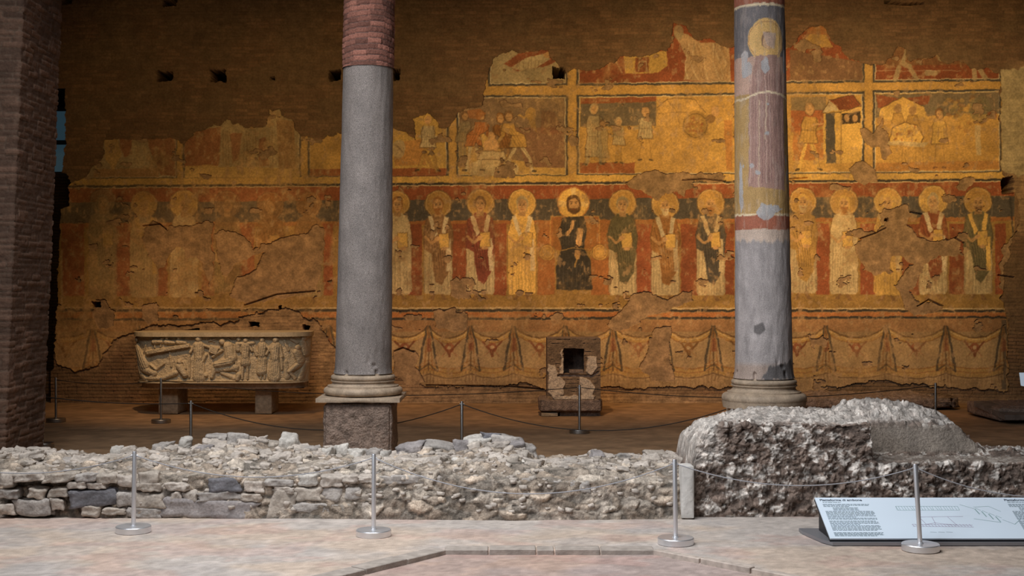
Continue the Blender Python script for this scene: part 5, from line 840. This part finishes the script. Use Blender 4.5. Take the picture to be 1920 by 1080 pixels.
for proto, lst, grp, kx in ((front_proto, FP, 'front barrier posts', 'f'), (back_proto, BP, 'back barrier posts', 'b')):
    first = True
    for i, (p, y, tilt, lb) in enumerate(lst):
        loc = gp(p, y); posts[kx + str(i)] = loc + Vector((math.sin(tilt) * .505, 0, .505))
        if lb is None: continue
        if first:
            o = proto; o.location = loc; first = False
            for ch in o.children:
                if stem_(ch) != 'weighted_base': ch.rotation_euler = (0, tilt, 0)
        else: o = copy_tree(proto, loc, tilt)
        for ch in o.children:
            if stem_(ch) == 'weighted_base': ch.rotation_euler = (0, 0, 0)
        tag(o, lb, 'barrier post', grp)
def cord(a, b_, sag, label, grp, m, r=.0036):
    n = 28; pts = [a.lerp(b_, t / n) + Vector((0, 0, -sag * (1 - (2 * t / n - 1) ** 2))) for t in range(n + 1)]; o = BM().tube(pts, r, 6).build('barrier_rope', m, None, True); tag(o, label, 'cord', grp)
fp = [posts['f%d' % i] for i in range(6)]
cord(fp[0], fp[1], .125, 'thin grey cord running off the left edge from the leftmost front post', 'front cords', M_CORD)
cord(fp[1], fp[2], .135, 'thin grey cord sagging between the leftmost front post and the one before the granite column', 'front cords', M_CORD)
cord(fp[2], fp[3], .212, 'thin grey cord sagging deepest, across the middle of the low rubble wall', 'front cords', M_CORD)
cord(fp[3], fp[4], .125, 'thin grey cord sagging across the dark masonry block', 'front cords', M_CORD)
cord(fp[4], fp[5], .17, 'thin grey cord running off the right edge above the information panel', 'front cords', M_CORD)
bp = [posts['b%d' % i] for i in range(8)]
cord(bp[0], bp[3], .03, 'dark thin cord from the pier foot to the post below the sarcophagus', 'back cords', M_BROWNCORD, .005); cord(bp[3], bp[4], .25, 'dark thin cord passing behind the granite column', 'back cords', M_BROWNCORD, .005); cord(bp[4], bp[6], .24, 'dark thin cord dropping right from the post between column and niche block', 'back cords', M_BROWNCORD, .005)
cord(bp[2], bp[5], .13, 'dark thin cord crossing before the sarcophagus and niche block footing', 'back cords', M_BROWNCORD, .005); cord(bp[5], bp[7], .13, 'dark thin cord running right from the post before the niche block', 'back cords', M_BROWNCORD, .005); cord(bp[1], bp[2], .05, 'dark thin cord between the two posts left of the sarcophagus', 'back cords', M_BROWNCORD, .005)
# ---------------------------------------------------------------- information panel
def build_panel():
    x0, x1 = 1.977, 3.75; yb, zb_, yt, zt_ = 7.95, .045, 8.36, .231; ln = math.hypot(yt - yb, zt_ - zb_); a = math.atan2(zt_ - zb_, yt - yb); org = Vector((x0, yb, zb_)); ux = Vector((1, 0, 0)); uy = Vector((0, math.cos(a), math.sin(a))); un = Vector((0, -math.sin(a), math.cos(a)))
    root = tag(empty('information_panel', (x0 + .9, 8.1, 0)), 'low slanted pale blue information panel on the floor at right', 'information panel'); P = lambda u, v, n=0: org + ux * u + uy * v + un * n
    def plate(b, u0, v0, u1, v1, n0, n1, sk=0):
        A = [b.b.verts.new(P(u, v, n)) for n in (n0, n1) for u, v in ((u0, v0), (u1, v0), (u1 + sk, v1), (u0 + sk, v1))]
        for f in ((3, 2, 1, 0), (4, 5, 6, 7), (0, 1, 5, 4), (1, 2, 6, 5), (2, 3, 7, 6), (3, 0, 4, 7)): b.b.faces.new([A[i] for i in f])
    W = x1 - x0; b = BM(); plate(b, 0, 0, W, ln, -.010, 0); board = b.build('board', M_PANEL, root); b = BM(); plate(b, -.002, -.004, W, ln, -.022, -.0105); b.build('back_sheet', M_BLACK, root)
    b = BM(); V = [b.b.verts.new((x, y, z)) for x in (x0 + .02, x1 - .02) for y, z in ((yb + .03, .022), (yt - .03, .022), (yt - .03, zt_ - .04), (yb + .03, zb_ - .012))]
    for f in ((0, 1, 2, 3), (7, 6, 5, 4), (0, 4, 5, 1), (1, 5, 6, 2), (2, 6, 7, 3), (3, 7, 4, 0)): b.b.faces.new([V[i] for i in f])
    b.build('wedge_stand', M_BLACK, root)
    b = BM(); A = [(x0 - .095 + .0, 8.30), (x0 - .035, 8.02), (x0 + .01, 7.93), (x1, 7.93), (x1, 8.40), (x0 - .095, 8.40)]; B0 = [b.b.verts.new((x, y, .004)) for x, y in A]; B1 = [b.b.verts.new((x, y, .024)) for x, y in A]; n = len(A)
    for i in range(n): b.b.faces.new((B0[i], B0[(i + 1) % n], B1[(i + 1) % n], B1[i]))
    b.b.faces.new(B0[::-1]); b.b.faces.new(B1); b.build('base_plate', M_GREYMETAL, root)
    # printed matter: panel coordinates, v down from the top edge
    rnd = random.Random(2)
    def lines(lst, m, name):
        b = BM()
        for u0, v, u1, th in lst: plate(b, u0, ln - v - th, u1, ln - v, .0002, .0010)
        return b.build(name, m, board)
    def para(u, v, n, wd, dv=.0125, th=.0065, short=()):
        out = []
        for i in range(n):
            x = u; end = u + (wd * (short[i] if i < len(short) else rnd.uniform(.93, 1)))
            while x < end: q = rnd.uniform(.008, .03); out.append((x, v + i * dv, min(x + q, end), th)); x += q + .004
        return out
    for u in (.035, 1.235):
        t = []; t += para(u, .075, 3, .30, short=(1, .98, .55)); t += para(u + .055, .115, 3, .17); t += para(u, .155, 8, .31, short=(1, 1, 1, .98, 1, .6, 1, 1)); t += para(u, .262, 9, .31, short=(.95, 1, 1, .6, 1, 1, .97, 1, .9)); t += para(u, .388, 4, .31, .011, short=(1, .97, 1, .85))
        lines(t, M_INK, 'printed_text')
    for u in (.035, 1.235):
        cu = bpy.data.curves.new('title_text', 'FONT'); cu.body = 'Piattaforma di ambone'; cu.size = .030; cu.extrude = .0004; cu.offset = .0006; o = bpy.data.objects.new('panel_title', cu); C.objects.link(o); dg = bpy.context.evaluated_depsgraph_get(); me = bpy.data.meshes.new_from_object(o.evaluated_get(dg)); bpy.data.objects.remove(o)
        me.transform(Matrix.Translation(P(u - .01, ln - .040, .0008)) @ Matrix.Rotation(a, 4, 'X')); link('panel_title', me, M_INKDARK, board)
        lines(para(u + .004, .052, 1, .12), M_INK, 'subtitle')
    def strokes(segs, m, name, w=.0022):
        b = BM()
        for (u0, v0), (u1, v1) in segs:
            d = Vector((u1 - u0, v1 - v0)); d.normalize(); n_ = Vector((-d.y, d.x)) * w; A = [b.b.verts.new(P(u, ln - v, .0006)) for u, v in ((u0 + n_.x, v0 + n_.y), (u1 + n_.x, v1 + n_.y), (u1 - n_.x, v1 - n_.y), (u0 - n_.x, v0 - n_.y))]; b.b.faces.new(A)
        return b.build(name, m, board)
    s = [((.50, .10), (.90, .10)), ((.50, .145), (.90, .145)), ((.50, .10), (.50, .145)), ((.90, .10), (.90, .145))] + [((.50 + .018 * i, .10), (.50 + .018 * i + rnd.uniform(0, .012), .145)) for i in range(22)]
    strokes(s, M_INKGREEN, 'drawing', .0012)
    s = [((.55, .30), (.93, .31)), ((.55, .322), (.93, .33)), ((.62, .23), (.64, .30)), ((.70, .22), (.70, .30)), ((.80, .22), (.83, .31)), ((.60, .22), (.90, .215)), ((.64, .30), (.70, .285)), ((.70, .285), (.83, .31))] + [((.55 + .02 * i, .30), (.56 + .02 * i, .325)) for i in range(19)]
    strokes(s, M_INKPURPLE, 'drawing', .0014); strokes([((.64 + .05 * i, .385), (.68 + .05 * i, .387)) for i in range(3)], M_INK, 'drawing', .0015)
    s = []
    for i in range(4): u = 1.0 + i * .035; v = .13 + i * .028; s += [((u, v), (u + .012, v + .06)), ((u + .004, v), (u + .016, v + .06)), ((u + .008, v - .01), (u + .035, v + .018))]
    s += [((.92, .08), (1.0, .13)), ((1.0, .11), (1.10, .10)), ((1.10, .10), (1.16, .16)), ((1.14, .25), (1.20, .30)), ((1.20, .30), (1.26, .24)), ((.96, .24), (1.12, .28))]
    strokes(s, M_INKGREEN, 'drawing', .0016)
build_panel()
